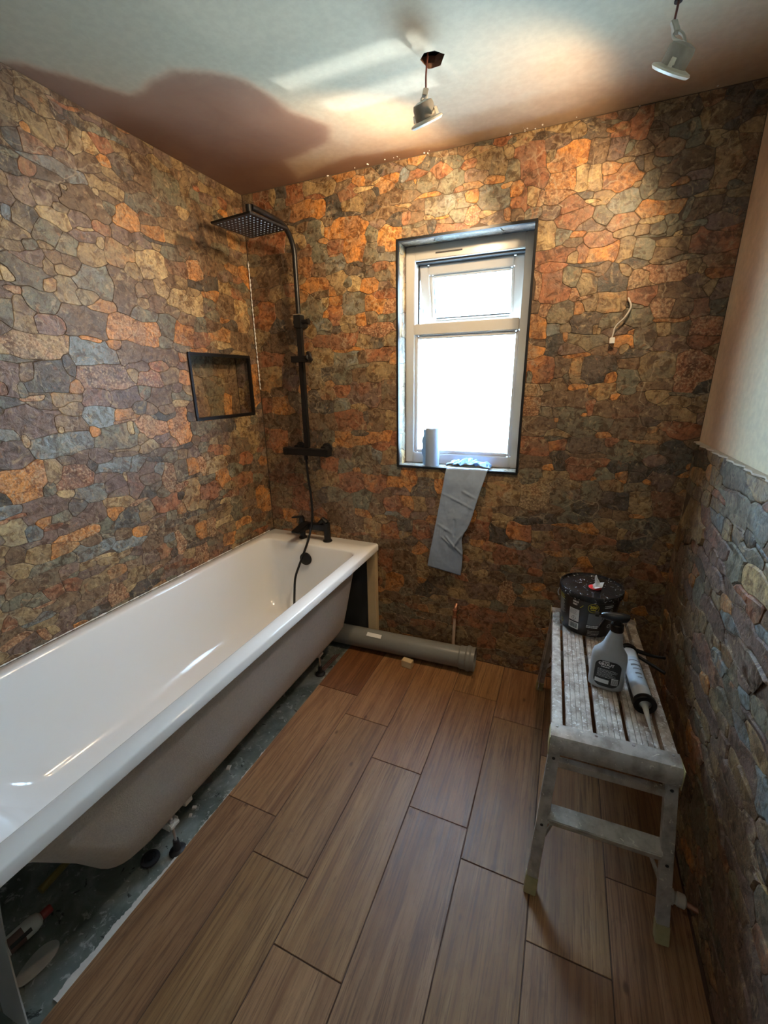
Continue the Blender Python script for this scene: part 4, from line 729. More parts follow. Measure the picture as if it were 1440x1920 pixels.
c = MB(so); c.bbox((X-.048, Y-.024, 1.530), (X+.048, Y+.020, 1.560)); c.tube([(X+.045, Y-.01, 1.548), (X+.070, Y-.04, 1.552)], [.016, .014], 14); c.sqtube((X+.058, Y-.03, 1.575), (X+.078, Y-.036, 1.535), .020, .014, (0, 1, 0)); c.build('handset_holder', M['black'], sc, bevel=.002)
ho = MB(so); ho.tube([(.318, -.078, 1.068), (.318, -.078, 1.045)], .011, 14)
def spline(P, n=8):
    P = [Vector(p) for p in P]; out = []
    for i in range(len(P)-1):
        a, b, c, d = P[max(i-1, 0)], P[i], P[i+1], P[min(i+2, len(P)-1)]
        for k in range(n):
            t = k/n; out.append(.5*((2*b)+(c-a)*t+(2*a-5*b+4*c-d)*t*t+(3*b-a-3*c+d)*t**3))
    return out+[P[-1]]
ho.tube(spline([(.318, -.078, 1.05), (.324, -.080, .95), (.338, -.085, .84), (.350, -.105, .74), (.352, -.150, .64), (.343, -.20, .56), (.318, -.215, .49), (.300, -.235, .42), (.31, -.27, .33), (.36, -.36, .24), (.42, -.50, .222), (.40, -.62, .222)], 8), .0062, 12)
ho.build('shower_hose', M['black'], sc)

# ------------------------------------------------------------------ bits at the bath end: post, board, soil pipe
def solo(mb, name, mat, label, cat, group=None, **kw):
    """one-mesh thing with its origin at its base"""
    return mb.build(name, mat, label=label, cat=cat, group=group, **kw)
def at_origin(o, loc): o.location = Vector(loc); return o
L_ = (.664, -.03, 0)
solo(MB(L_).bbox((.640, -.044, .001), (.690, -.006, .556)), 'timber_post', M['timber'], 'pale pine post standing under the far corner of the bathtub rim', 'post', bevel=.0015).location = L_
L_ = (.56, -.02, 0)
solo(MB(L_).bbox((.36, -.022, .001), (.636, -.010, .550)), 'backing_board', M['slate_board'], 'dark grey board against the wall behind the pine post', 'board').location = L_
sp = empty('soil_pipe', (.9, -.105, 0), label='thick grey plastic soil pipe lying on the floor along the window wall', cat='pipe'); po_ = sp.location
A, B = Vector((.22, -.135, .058)), Vector((1.262, -.090, .066)); dxn = (B-A).normalized()
MB(po_).tube([A, B-dxn*.075], .0545, 36, caps=False).build('pipe_body', M['grey_pipe'], sp)
e = B-dxn*.080; s_ = MB(po_); q = Vector((0, 0, 1)).rotation_difference(dxn)
s_.lathe([(.0548, 0), (.0585, .006), (.0590, .034), (.0640, .040), (.0652, .050), (.0625, .058), (.0600, .062), (.0605, .080), (.0570, .0805), (.0560, .04), (.0500, .03), (.0490, -.10)], e, 40, dxn, cap0=False, cap1=False)
s_.build('pipe_socket', M['grey_pipe'], sp, smooth=30)
MB(po_).box((A+(B-A)*.48) + Vector((0, -.030, .0475)), (.085, .022, .0015), Matrix.Rotation(R(32), 3, 'X')).build('pipe_sticker', M['label_white'], sp, smooth=0, label='narrow white sticker')
L_ = (.930, -.186, 0)
solo(MB().box((0, 0, .0200), (.056, .034, .038), Matrix.Rotation(R(-8), 3, 'Z')), 'wood_wedge', M['timber'], 'small pale wood block wedged in front of the grey soil pipe', 'block', bevel=.0015).location = L_
cp = empty('water_pipe_tail', (1.132, -.02, .0), label='vertical cream water pipe with copper elbow coming out of the wall behind the soil pipe', cat='pipe'); c0 = cp.location
MB(c0).tube([(1.132, -.026, .002), (1.134, -.024, .245)], .0078, 14).build('plastic_pipe', M['cream_plastic'], cp)
MB(c0).tube([(1.134, -.024, .245), (1.134, -.024, .285), (1.136, -.020, .300), (1.137, -.001, .312)], .0092, 14).lathe([(.012, 0), (.012, .012)], (1.134, -.024, .245), 14).lathe([(.0125, 0), (.0125, .010)], (1.134, -.024, .282), 14).build('elbow', M['copper'], cp)
wv = empty('capped_pipe', (1.99, -.92, .07), label='white push-fit stop end on a copper pipe at the foot of the right wall', cat='pipe'); w0 = wv.location
MB(w0).tube([(WX-.012, -.935, .062), (1.995, -.925, .066)], .0078, 14).build('copper_pipe', M['copper'], wv)
MB(w0).lathe([(.012, 0), (.0175, .004), (.0175, .020), (.0150, .022), (.0150, .028), (.0195, .030), (.0195, .052), (.0165, .060), (.008, .064)], (2.004, -.926, .066), 24, (-1, .08, .03)).build('stop_end', plain('cream_push_fit', (.62, .58, .50), .35), wv)

# ------------------------------------------------------------------ under the bath
L_ = (.492, -1.378, -.009)
solo(MB().lathe([(.026, 0), (.0285, .004), (.027, .009), (.019, .010), (.018, .006), (.009, .006), (.008, .010), (.001, .010)], (0, 0, 0), 28), 'foot_pad', M['rubber'], 'loose round black foot pad lying on the board beside the bathtub foot', 'pad').location = L_
bb = empty('sealant_bottle', (.345, -1.63, -.009), label='white squeeze bottle with a red cap lying on its side under the bathtub', cat='bottle'); b0 = bb.location
ax = Vector((.10, .86, .0)).normalized(); c_ = Vector((.342, -1.70, .014))
MB(b0).lathe([(.015, 0), (.022, .004), (.023, .012), (.023, .072), (.018, .085), (.010, .090)], c_, 28, ax).build('bottle_body', M['white_plastic'], bb)
MB(b0).lathe([(.0105, .090), (.0120, .092), (.0120, .112), (.0100, .115)], c_, 20, ax).build('cap', plain('dull_red_cap', (.30, .03, .02), .4), bb, label='red cap')
def arc_patch(mb, c, axis, r, z0, z1, a0, a1, ref, n=10):
    c = Vector(c); axis = Vector(axis).normalized(); u = Vector(ref); u = (u-axis*u.dot(axis)).normalized(); w = axis.cross(u); rs = []
    for k in range(n+1):
        a = R(a0+(a1-a0)*k/n); d = u*math.cos(a)+w*math.sin(a); rs.append((c+axis*z0+d*r, c+axis*z1+d*r))
    vs = [p for x in rs for p in x]; return mb.add(vs, [(2*i, 2*i+1, 2*i+3, 2*i+2) for i in range(n)])
p_ = MB(b0); arc_patch(p_, c_, ax, .0234, .012, .047, -60, 75, (1, 0, .6)); p_.build('label_band', plain('brown_label', (.16, .09, .07), .5), bb)
p_ = MB(b0); arc_patch(p_, c_, ax, .0237, .014, .062, -12, 14, (1, 0, .6)); p_.build('label_stripe', M['label_black'], bb)
L_ = (.440, -1.672, -.009)
solo(MB().add(*(lambda n: ([(.030*math.cos(t)*(1+.06*math.sin(3*t)), .052*math.sin(t)*(1+.04*math.cos(2*t)), .002 + z + .006*max(0, math.cos(t))) for z in (0, .003) for t in [2*math.pi*k/n for k in range(n)]], [tuple(range(n-1, -1, -1)), tuple(range(n, 2*n))]+[(k, (k+1) % n, n+(k+1) % n, n+k) for k in range(n)]))(36)),
     'plastic_disc', plain('white_scuffed_disc', (.46, .45, .43), .5, var=.25, scale=30), 'flat white oval disc lying on the board in front of the squeeze bottle', 'disc').location = L_
br = empty('paint_brush', (.27, -1.57, -.009), label='old yellow-handled brush in the dark under the bathtub', cat='brush')
MB().tube([(0, 0, .012), (-.01, .12, .014), (-.02, .22, .014)], [.012, .009, .006], 12).build('handle', plain('dull_yellow', (.25, .19, .05), .5), br)
MB().box((-.024, .255, .015), (.045, .07, .016)).build('bristles', M['rubber'], br)
st_ = MB(); W0 = []
for k in range(15):
    t = k/14; z = .001 + .30*t; x = -.145*math.sin(t*1.35); y = .075*t; w = .075
    W0.append([Vector((x-w, y-.004, z)), Vector((x+w*.3, y, z)), Vector((x+w*.3, y+.003, z)), Vector((x-w, y-.001, z))])
st_.rings(W0)
o = solo(st_, 'plastic_sheet_offcut', M['upvc'], 'curved white plastic strip leaning beside the near end of the bathtub', 'offcut'); o.location = (.538, -1.757, -.009)
L_ = (.47, -1.86, -.009)
o = solo(MB().box((0, 0, .006), (.14, .12, .011), Matrix.Rotation(.4, 3, 'Z')), 'stone_tile_offcut', plain('brown_tile_offcut', (.10, .06, .045), .5, var=.5, scale=20), 'brown stone tile offcut on the board behind the white plastic strip', 'tile', bevel=.001); o.location = L_
L_ = (.405, -1.135, -.009)
solo(MB().box((0, .01, .0185), (.060, .13, .036), Matrix.Rotation(R(-38), 3, 'Z')), 'board_offcut', plain('grey_board_offcut', (.17, .15, .145), .7, var=.25, scale=50), 'grey-brown board offcut lying on the board by the bathtub foot', 'offcut', bevel=.002).location = L_
rs_ = random.Random(21)
scr = [((.487, -1.195), 'larger of the two white tile chips beside the bathtub foot', .012), ((.497, -1.222), 'smaller of the two white tile chips beside the bathtub foot', .010), ((.484, -1.02), 'white sliver lying on the green board far from the bathtub feet', .016)]
for (x, y), lb, s in scr:
    o = solo(MB().box((0, 0, .0030), (s*1.3, s, .005), Matrix.Rotation(rs_.uniform(0, 3), 3, 'Z'), .8), 'tile_chip', M['white_plastic'], lb, 'chip', smooth=0); o.location = (x, y, -.009)
cw = MB((.525, -.32, -.009))
for k in range(3): cw.tube([(.535+.010*k-.02, -.40+.012*k, -.005), (.535+.010*k-.012, -.24+.01*k, -.004)], .0024, 8)
o = solo(cw, 'copper_wire', M['cable_red'], 'strands of red-brown wire lying by the far bathtub foot', 'wire'); o.location = (.525, -.32, -.009)

# ------------------------------------------------------------------ sealant beads
bd = MB((0.004, -.004, 1.4)); P = []; rr = []; rb = random.Random(4)
for k in range(90):
    z = 1.40 + .62*k/89; P.append((.009+rb.uniform(-.001, .001), -.009, z)); rr.append(max(.0012, .0026+.0017*math.sin(k*1.9)+rb.uniform(-.001, .001)))
bd.tube(P, rr, 7)
o = solo(bd, 'corner_sealant', M['silicone'], 'lumpy white sealant bead running up the far left corner of the room', 'sealant'); o.location = (.004, -.004, 1.4)
bd = MB((.006, -.9, .594)); P = []; rr = []
for k in range(220):
    y = -1.60 + 1.55*k/219; P.append((.0075, y, .5965)); rr.append(max(.0005, .0022+.0025*noise.noise(Vector((y*35, 0, 0)))+rb.uniform(-.0008, .0008)))
bd.tube(P, rr, 6)
o = solo(bd, 'bath_sealant', M['silicone'], 'ragged white sealant line between the bathtub rim and the left wall', 'sealant'); o.location = (.006, -.9, .594)

# ------------------------------------------------------------------ paper on the window sill
rl = empty('blue_paper_roll', (.972, .052, WZ0+.003), label='upright thin blue paper roll at the left end of the window sill', cat='paper roll'); r0 = rl.location
MB(r0).lathe([(.012, 0), (.033, 0), (.0335, .004), (.0335, .180), (.0325, .184), (.012, .184), (.012, .002)], r0, 36, cap0=False, cap1=False).build('paper_winding', M['blue_paper_grey'], rl)
fl = MB(r0); cs = []
for i in range(13):
    t = i/12; cs.append([Vector((.972-.0335-.002-.010*math.sin(t*3.1)-.006*(j == 1)-.004*math.sin(i*1.7), .05-.004*j, WZ0+.004+.176*t)) for j in range(2)])
vs = [p for r in cs for p in r]; vs = [Vector((.972-.030, .045, p.z)) if k % 2 == 0 else p for k, p in enumerate(vs)]
fl.add(vs, [(2*i, 2*i+1, 2*i+3, 2*i+2) for i in range(12)]); fl.build('torn_flap', M['blue_paper'], rl)

def sheet(name, fn, nu, nv, mat, label, cat, loc, thick=.0012):
    vs = []; loc = Vector(loc)
    for j in range(nv+1):
        for i in range(nu+1): vs.append(tuple(Vector(fn(i/nu, j/nv))-loc))
    fs = [(j*(nu+1)+i, j*(nu+1)+i+1, (j+1)*(nu+1)+i+1, (j+1)*(nu+1)+i) for j in range(nv) for i in range(nu)]
    me = bpy.data.meshes.new(name); me.from_pydata(vs, [], fs); me.polygons.foreach_set('use_smooth', [True]*len(fs)); me.materials.append(mat)
    o = bpy.data.objects.new(name, me); COL.objects.link(o); o.location = loc
    m = o.modifiers.new('thickness', 'SOLIDIFY'); m.thickness = thick; m.offset = 0
    return tag(o, label, cat)
def crease(u, v, a, b, w, h):
    # ridge along the segment a-b
    ax_, ay = a; bx_, by = b; L2 = (bx_-ax_)**2+(by-ay)**2
    t = max(0, min(1, ((u-ax_)*(bx_-ax_)+(v-ay)*(by-ay))/L2)); d = math.hypot((u-ax_-t*(bx_-ax_))*.18, (v-ay-t*(by-ay))*.54)
    return h*math.exp(-(d/w)**2)*(1-.5*abs(2*t-1))
def strip(u, v):
    # v: 0 at the sill, 1 at the bottom edge
    if v < .05:
        k = v/.05; y = .022-.034*k; z = 1.036 + .002*math.sin(k*3)
        return (1.063+.194*u, y, z)
    t = (v-.05)/.95
    x0 = 1.063 - .080*t; x1 = 1.257 - .110*t - .012*math.sin(t*2.8) - .020*math.exp(-((t-.62)/.10)**2) + .012*sstep(.7, 1, t)
    z0 = 1.034 - .512*t; z1 = 1.036-.546*t
    y = -.0135 - .010*math.sin(min(1, t*6)*1.57) + .006*math.sin(2.2*u+5*t) - .004
    y -= crease(u, t, (0, .24), (1, .35), .004, .004) + crease(u, t, (.45, .90-.25), (.98, .78), .005, .007) + crease(u, t, (.3, .66), (.75, .74), .004, .006)
    y -= crease(u, t, (.55, .48), (.72, .62), .006, -.006) + crease(u, t, (.95, .60), (.70, .74), .006, .008) + crease(u, t, (.55, .20), (.95, .25), .005, .004) + crease(u, t, (.1, .55), (.6, .60), .006, .004)
    y += .0025*noise.noise(Vector((u*5, t*10, 2))) + .0012*noise.noise(Vector((u*16, t*34, 7)))
    return (x0+(x1-x0)*u, min(y, -.0105), z0+(z1-z0)*u)
sheet('hanging_paper', strip, 40, 110, M['blue_paper_grey'], 'long grey-blue paper strip hanging over the window sill down the stone wall', 'paper', (1.15, -.01, 1.035))
def crumple(u, v):
    x = 1.055 + .205*u; y = .012 + .075*v; n1 = noise.noise(Vector((u*5, v*2.5, 3))); n2 = noise.noise(Vector((u*13, v*6, 9)))
    env = math.sin(math.pi*min(1, max(0, u)))**.4*math.sin(math.pi*(.12+.80*v))**.5
    return (x+.014*n2, y+.012*n1, WZ0+.012+env*(.024+.024*n1+.013*n2+.006*math.sin(u*30+v*9)))
sheet('crumpled_paper', crumple, 60, 26, M['blue_paper'], 'crumpled bright blue paper lying on the window sill above the hanging strip', 'paper', (1.155, .05, WZ0+.005))

# ------------------------------------------------------------------ dangling downlights
def downlight(name, hang, body, aim, label, cable_pts):
    t = empty(name, body, label=label, cat='light', group='dangling downlights'); o_ = Vector(body); aim = Vector(aim).normalized()
    q = Vector((0, 0, 1)).rotation_difference(aim)
    MB(o_).lathe([(.012, -.040), (.027, -.036), (.030, -.028), (.030, .002), (.033, .006)], body, 28, aim).build('lamp_can', M['lamp_body'], t)
    MB(o_).lathe([(.031, .000), (.046, .004), (.048, .008), (.043, .013), (.031, .010), (.029, .004)], body, 36, aim, cap0=False, cap1=False).build('bezel', M['lamp_ring'], t)
    MB(o_).lathe([(.029, .005), (.001, .0052)], body, 28, aim, cap0=False, cap1=False).build('led_face', M['led'], t)
    for s in (-1, 1):
        a = Vector(body) + q @ Vector((s*.032, 0, -.004)); b = a + q @ Vector((s*.016, 0, -.012)); c = b + q @ Vector((s*.004, 0, .016))
        MB(o_).sqtube(a, b, .010, .0014, q @ Vector((0, 1, 0))).sqtube(b, c, .010, .0014, q @ Vector((0, 1, 0))).build('spring_clip', M['lamp_ring'], t)
    MB(o_).tube(spline([hang]+cable_pts[:1]+[cable_pts[1]], 5), .0028, 8).build('supply_cable', M['cable_red'], t)
    p = Vector(cable_pts[1]); e = Vector(body) - aim*.038
    MB(o_).sqtube(p+Vector((0, 0, .012)), p+(e-p)*.35, .016, .010, (1, .4, 0)).build('terminal_block', M['cable'], t, bevel=.002)
    MB(o_).tube(spline([p, (p+e)/2+Vector((.008, 0, 0)), e], 6), .0036, 8).tube(spline([p, (p+e)/2+Vector((-.010, .004, 0)), e], 6), .0030, 8).build('lamp_lead', M['cable'], t)
    return t
downlight('dangling_downlight', (1.098, -.485, H+.05), (1.096, -.500, 2.172), (.16, .50, -.84), 'downlight hanging by its wires from the ragged ceiling hole, left of the other one', [(1.090, -.486, H-.02), (1.092, -.490, 2.235)])
downlight('dangling_downlight', (1.713, -.44, H+.001), (1.716, -.500, 2.150), (-.42, .48, -.76), 'downlight hanging by its wires at the top right, nearer the right wall', [(1.712, -.45, 2.29), (1.706, -.475, 2.238)])
MB((1.716, -.5, 2.15)).lathe([(.009, 0), (.009, .003)], (1.713, -.44, H-.0035), 18, (0, 0, 1)).build('ceiling_grommet', M['dark_void'], bpy.data.objects['dangling_downlight.001'])

# wall cable with connector
ca = empty('wall_cable', (1.73, 0, 1.715), label='white cable with a small square connector sticking out of the wall right of the window', cat='cable'); k0 = ca.location
MB(k0).tube(spline([(1.733, .01, 1.722), (1.735, -.014, 1.712), (1.744, -.020, 1.685), (1.728, -.022, 1.650), (1.703, -.020, 1.622), (1.697, -.020, 1.592), (1.696, -.018, 1.580)], 6), .0032, 10).build('cable', M['cable'], ca)
MB(k0).bbox((1.688, -.024, 1.562), (1.706, -.012, 1.583)).build('connector', M['white_plastic'], ca, bevel=.001)
# ------------------------------------------------------------------ work platform
wpf = empty('work_platform', (1.761, -.555, 0), R(1.95), label='low paint-spattered aluminium work platform standing by the right wall', cat='platform')
HY, HX, DZ = .325, .153, .500
def part(mb, name, mat, **kw): return mb.build(name, mat, wpf, **kw)
for x0, x1 in ((-.153, -.125), (.125, .153)): part(MB().bbox((x0, -HY-.01, DZ-.040), (x1, HY+.01, DZ)), 'side_rail', M['deck'], bevel=.002)
for xa_ in (-.115, -.0345, .046):
    m = MB(); w = .0685
    m.bbox((xa_, -HY-.005, DZ-.018), (xa_+w, HY+.005, DZ-.004))
    for k in range(5): m.bbox((xa_+.001+k*.0137, -HY-.005, DZ-.004), (xa_+.0125+k*.0137, HY+.005, DZ-.0005))
    part(m, 'deck_slat', M['deck'], smooth=0)
for s in (-1, 1):
    # rounded end cap
    prof = [(0, -.0), (.022, 0), (.042, -.005), (.052, -.018), (.054, -.040), (.050, -.058), (.044, -.060), (.044, -.040), (.036, -.012), (0, -.012)]
    rs = [[Vector((x, s*(HY+a), DZ+.001+b)) for a, b in prof] for x in (-.156, .156)]
    part(MB().rings(rs), 'end_cap', M['alu'])
    rv = MB()
    for x in (-.14, -.04, .05, .14): rv.lathe([(.004, 0), (.003, .0018), (.0005, .002)], (x, s*(HY+.010), DZ+.001), 10)
    part(rv, 'rivets', M['steel'], kind='stuff')
    for q in (-1, 1): part(MB().bbox((q*.1565, s*(HY+.005), DZ-.062), (q*.1585, s*(HY+.054), DZ-.002)), 'cap_plate', M['foot'], smooth=0)
    top_, bot = (.140, s*(HY+.030), DZ-.050), (.166, s*.452, .012)
    for q in (-1, 1):
        a = Vector((q*top_[0], top_[1], top_[2])); b = Vector((q*bot[0], bot[1], bot[2]))
        lg = MB().sqtube(a, b, .030, .022, (1, 0, 0)); lg.sqtube(a+Vector((q*.006, -s*.011, 0)), b+Vector((q*.006, -s*.011, 0)), .004, .020, (1, 0, 0))
        leg = part(lg, 'leg', M['alu'], bevel=.0015)
        MB().sqtube(b+(a-b)*.10, b-(a-b).normalized()*.012, .033, .026, (1, 0, 0)).build('leg_foot', M['foot'], leg, bevel=.002)
        rv = MB()
        for t in (.06, .52): rv.lathe([(.0045, 0), (.004, .002)], a+(b-a)*t+Vector((0, s*.0115, 0)), 10, (0, s, 0))
        tag(rv.build('rivets', M['rubber'], leg), kind='stuff')
        # diagonal brace to the rung
        m1 = a+(b-a)*.72; part(MB().sqtube(m1-Vector((0, s*.004, 0)), Vector((q*.105, s*.37, .245)), .012, .003, (0, 0, 1)), 'brace', M['alu'], smooth=0)
    def ly(z): t = (z-bot[2])/(top_[2]-bot[2]); return bot[1]+(top_[1]-bot[1])*t, bot[0]+(top_[0]-bot[0])*t
    y_, x_ = ly(.408); part(MB().sqtube((-x_+.012, y_, .408), (x_-.012, y_, .408), .022, .020, (0, 0, 1)), 'crossbar', M['alu'], bevel=.0015)
    y_, x_ = ly(.248); part(MB().sqtube((-x_+.012, y_-s*.003, .248), (x_-.012, y_-s*.003, .248), .030, .046, (0, .35*s, 1)), 'rung', M['alu'], bevel=.003)

# ------------------------------------------------------------------ lettering
def text_mesh(s, size, bold=0.0):
    cu = bpy.data.curves.new('lettering', 'FONT'); cu.body = s; cu.size = size; cu.align_x = 'CENTER'; cu.align_y = 'CENTER'; cu.offset = bold; cu.resolution_u = 3
    o = bpy.data.objects.new('lettering_source', cu); COL.objects.link(o)
    bpy.context.view_layer.update()
    me = bpy.data.meshes.new_from_object(o.evaluated_get(bpy.context.evaluated_depsgraph_get()))
    vs = [tuple(v.co) for v in me.vertices]; fs = [tuple(p.vertices) for p in me.polygons]
    bpy.data.objects.remove(o); bpy.data.curves.remove(cu); bpy.data.meshes.remove(me); return vs, fs
def rect2(x0, x1, y0, y1, n=1):
    vs = []; 
    for k in range(n+1):
        x = x0+(x1-x0)*k/n; vs += [(x, y0, 0), (x, y1, 0)]
    return vs, [(2*k, 2*k+2, 2*k+3, 2*k+1) for k in range(n)]
def ring2(cx, cy, r0, r1, n=28, a0=0):
    vs = []
    for k in range(n): t = 2*math.pi*k/n+a0; vs += [(cx+r0*math.cos(t), cy+r0*math.sin(t), 0), (cx+r1*math.cos(t), cy+r1*math.sin(t), 0)]
    return vs, [(2*k, 2*k+1, (2*k+3) % (2*n), (2*k+2) % (2*n)) for k in range(n)]
def textlines(x0, x1, y0, dy, n, h, seed=1):
    rg = random.Random(seed); V = []; F = []
    for k in range(n):
        x = x0; y = y0-k*dy; end = x1 - rg.uniform(0, .25)*(x1-x0)
        while x < end:
            w = min(rg.uniform(.0015, .006), end-x); v, f = rect2(x, x+w, y, y+h); b = len(V); V += v; F += [tuple(i+b for i in q) for q in f]; x += w+.0010
    return V, F

# ------------------------------------------------------------------ bucket
BK = Vector((1.722, -.300, DZ+.002))
bk = empty('wipes_bucket', BK, label='round black plastic bucket with a spattered lid on the far end of the work platform', cat='bucket')
RB = lambda z: .0943 + .012*z/.142   # wall radius
ZL = .172
MB().lathe([(.085, 0), (.092, .003), (.094, .008), (.106, .150), (.107, .153), (.111, .154), (.111, .160)], (0, 0, 0), 48, cap1=False).build('bucket_body', M['black_plastic'], bk)
MB().lathe([(.112, .152), (.1135, .154), (.1135, .170), (.112, .174), (.1075, .1745), (.106, .168), (.100, .166), (.040, .167), (.001, .167)], (0, 0, 0), 48, cap0=False).build('lid', M['bucket_lid'], bk)
hn = MB().tube([(.1145*math.cos(R(a)), .1145*math.sin(R(a)), .135 - .012*math.cos(R(a*2))) for a in range(195, -16, -8)], .0022, 8); hn.build('bail_handle', M['steel'], bk)
w = MB(); w.lathe([(.019, .1672), (.023, .172), (.018, .175), (.001, .175)], (.012, -.012, 0), 26); w.build('wipe_outlet', M['red'], bk, label='round red outlet in the lid')
wp_ = MB(); v = []
rw_ = random.Random(6)
for k in range(10):
    t = k/9; rr_ = .009*(1-t)+.002+.008*max(0, .35-t); tw = t*2.4
    v.append([Vector((.014+.004*math.sin(5*t)+rr_*(1+.45*math.cos(3*a+tw))*math.cos(a), -.014+rr_*(1+.45*math.cos(3*a+tw))*math.sin(a), .174+.048*t)) for a in [2*math.pi*i/14 for i in range(14)]])
wp_.rings(v)
wp_.add([(.005, -.018, .176), (.034, -.030, .182), (.040, -.016, .200), (.016, -.010, .190), (.010, -.040, .178), (.030, -.045, .190)], [(0, 1, 2, 3), (0, 4, 5, 1)])
wp_.build('wipe_tuft', plain('wet_wipe', (.72, .74, .76), .7), bk, label='white wipe pulled up through the lid')
FA = math.atan2(-1.9617-BK.y, 1.5683-BK.x)    # direction to where the printed side faces
def wrap(geo, ang, z, off=.0005):
    vs, fs = geo; out = []
    for x, y, _ in vs:
        zz = z+y; r = RB(zz-.008)+off+.0006; a = FA + R(ang) + x/r; out.append((r*math.cos(a), r*math.sin(a), zz))
    return out, fs
def bprint(items):
    for name, mat, g, a, z, off in items:
        o = MB().add(*wrap(g, a, z, off)).build(name, mat, bk, smooth=0)
        if name in ('small_print', 'lettering', 'barcode'): tag(o, kind='stuff')
LWh, LY, LG, LB = M['label_white'], M['label_yellow'], M['label_grey'], M['label_black']
rgb = random.Random(2); bars = ([], []); x = -.015
while x < .015:
    w_ = rgb.choice([.0006, .001, .0016]); v, f = rect2(x, x+w_, -.009, .011); b = len(bars[0]); bars[0].extend(v); bars[1].extend(tuple(i+b for i in q) for q in f); x += w_+rgb.choice([.0006, .0009])
tick = ([(-.002, 0, 0), (0, -.003, 0), (.010, .010, 0), (.0085, .011, 0), (.0, .0, 0), (-.001, .001, 0)], [(0, 1, 2, 3, 4, 5)])
bprint([('warning_panel', LWh, rect2(-.019, .019, -.026, .026, 6), -26, .082, 0), ('barcode_panel', LWh, rect2(-.019, .019, -.014, .014, 6), -26, .036, 0),
    ('small_print', LWh, textlines(-.011, .011, .004, .011, 2, .0075, 31), -24, .132, 0),
    ('small_print', LWh, textlines(-.025, .015, .03, .0052, 12, .0016, 3), -58, .092, 0), ('small_print', LWh, textlines(-.018, .030, .0, .006, 4, .0014, 5), 16, .028, 0),
    ('small_print', LWh, textlines(-.022, .022, 0, .0065, 2, .0045, 8), 14, .049, 0), ('small_print', LWh, textlines(-.02, .02, .0, .007, 2, .003, 9), 42, .138, 0),
    ('emblem_ring', LWh, ring2(0, 0, .004, .0052, 16), 48, .118, 0), ('emblem_ring', LWh, ring2(0, 0, .006, .0075, 16), 50, .085, 0), ('emblem_ring', LWh, ring2(0, 0, .006, .0075, 16), 50, .05, 0),
    ('lettering', LY, text_mesh('300', .0165, .0007), 10, .132, 0), ('lettering', LY, text_mesh('WIPES', .0065, .0003), 10, .1205, 0), ('emblem_ring', LY, ring2(0, 0, .0175, .0188, 32), 10, .1285, 0),
    ('small_print', LY, textlines(-.02, .02, 0, .007, 3, .003, 2), -60, .138, 0), ('tick_mark', LY, tick, -14, .122, 0), ('emblem_ring', LY, ring2(0, 0, .007, .009, 6), -62, .028, 0),
    ('grey_panel', LG, rect2(-.024, .024, -.024, .024, 6), 16, .080, 0), ('warning_diamond', LB, ring2(0, 0, .0088, .0102, 4, 0), -26, .068, .0005), ('lettering', LB, text_mesh('!', .011, .0004), -26, .068, .0005),
    ('barcode', LB, bars, -26, .036, .0005), ('small_print', LB, textlines(-.016, .016, 0, .0042, 5, .0010, 4), -26, .102, .0005)])

# ------------------------------------------------------------------ spray bottle
SBL = Vector((1.768, -.655, DZ+.001)); sb = empty('spray_bottle', SBL, R(-6), label='grey trigger spray bottle with a black label standing on the work platform', cat='bottle')
def ell(cx, rx, ry, z, n=36, p=2.6):
    return [Vector((cx+rx*math.copysign(abs(math.cos(t))**(2/p), math.cos(t)), ry*math.copysign(abs(math.sin(t))**(2/p), math.sin(t)), z)) for t in [2*math.pi*k/n for k in range(n)]]
MB().rings([ell(0, .044, .026, 0), ell(0, .049, .030, .004), ell(0, .050, .031, .015), ell(0, .050, .031, .105), ell(.0, .047, .030, .122), ell(.002, .036, .027, .137, p=2.3), ell(.003, .028, .024, .150, p=2), ell(.005, .022, .021, .175, p=2), ell(.007, .0165, .0165, .197, p=2), ell(.007, .015, .015, .203, p=2)]).build('bottle_body', M['bottle_grey'], sb, smooth=60)
MB().rings([ell(.007, .018, .018, .200, p=2), ell(.007, .019, .019, .203, p=2), ell(.007, .018, .018, .222, p=2), ell(.007, .014, .014, .224, p=2)]).build('collar', M['black_plastic'], sb)
t_ = MB(); t_.rings([[Vector((x, w*math.cos(a), z+h*math.sin(a))) for a in [2*math.pi*k/16 for k in range(16)]] for x, w, h, z in ((-.040, .007, .007, .240), (-.035, .010, .010, .241), (-.020, .012, .013, .243), (.010, .013, .017, .243), (.030, .012, .013, .247), (.036, .008, .007, .251))])
t_.tube([(.007, 0, .220), (.007, 0, .240)], .013, 18); t_.build('trigger_head', M['black_plastic'], sb)
MB().sqtube((-.026, 0, .238), (-.040, 0, .200), .014, .005, (0, 1, 0)).build('trigger', M['black_plastic'], sb, bevel=.0015)
MB().lathe([(.0075, 0), (.0085, .002), (.0085, .010), (.007, .011)], (-.046, 0, .240), 16, (-1, 0, 0)).build('spray_nozzle', M['black_plastic'], sb)
def sbz(x): return -.031*(max(0, 1-(abs(x)/.050)**2.6))**(1/2.6)
def bface(geo, cx, cz, off):
    vs, fs = geo; return [(cx+x, sbz(cx+x)-off, cz+y) for x, y, _ in vs], fs
lab = MB(); pts = rrect(-.036, .036, -.046, .046, .022, 0, 8); top_a = []
rs = [[Vector((p.x*k, sbz(p.x*k)-.0006, .060+p.y*k)) for p in pts] for k in (1, .75, .5, .25, .02)]
lab.rings(rs, False, True); lb = lab.build('label', M['label_black'], sb, smooth=40)
m = MB()
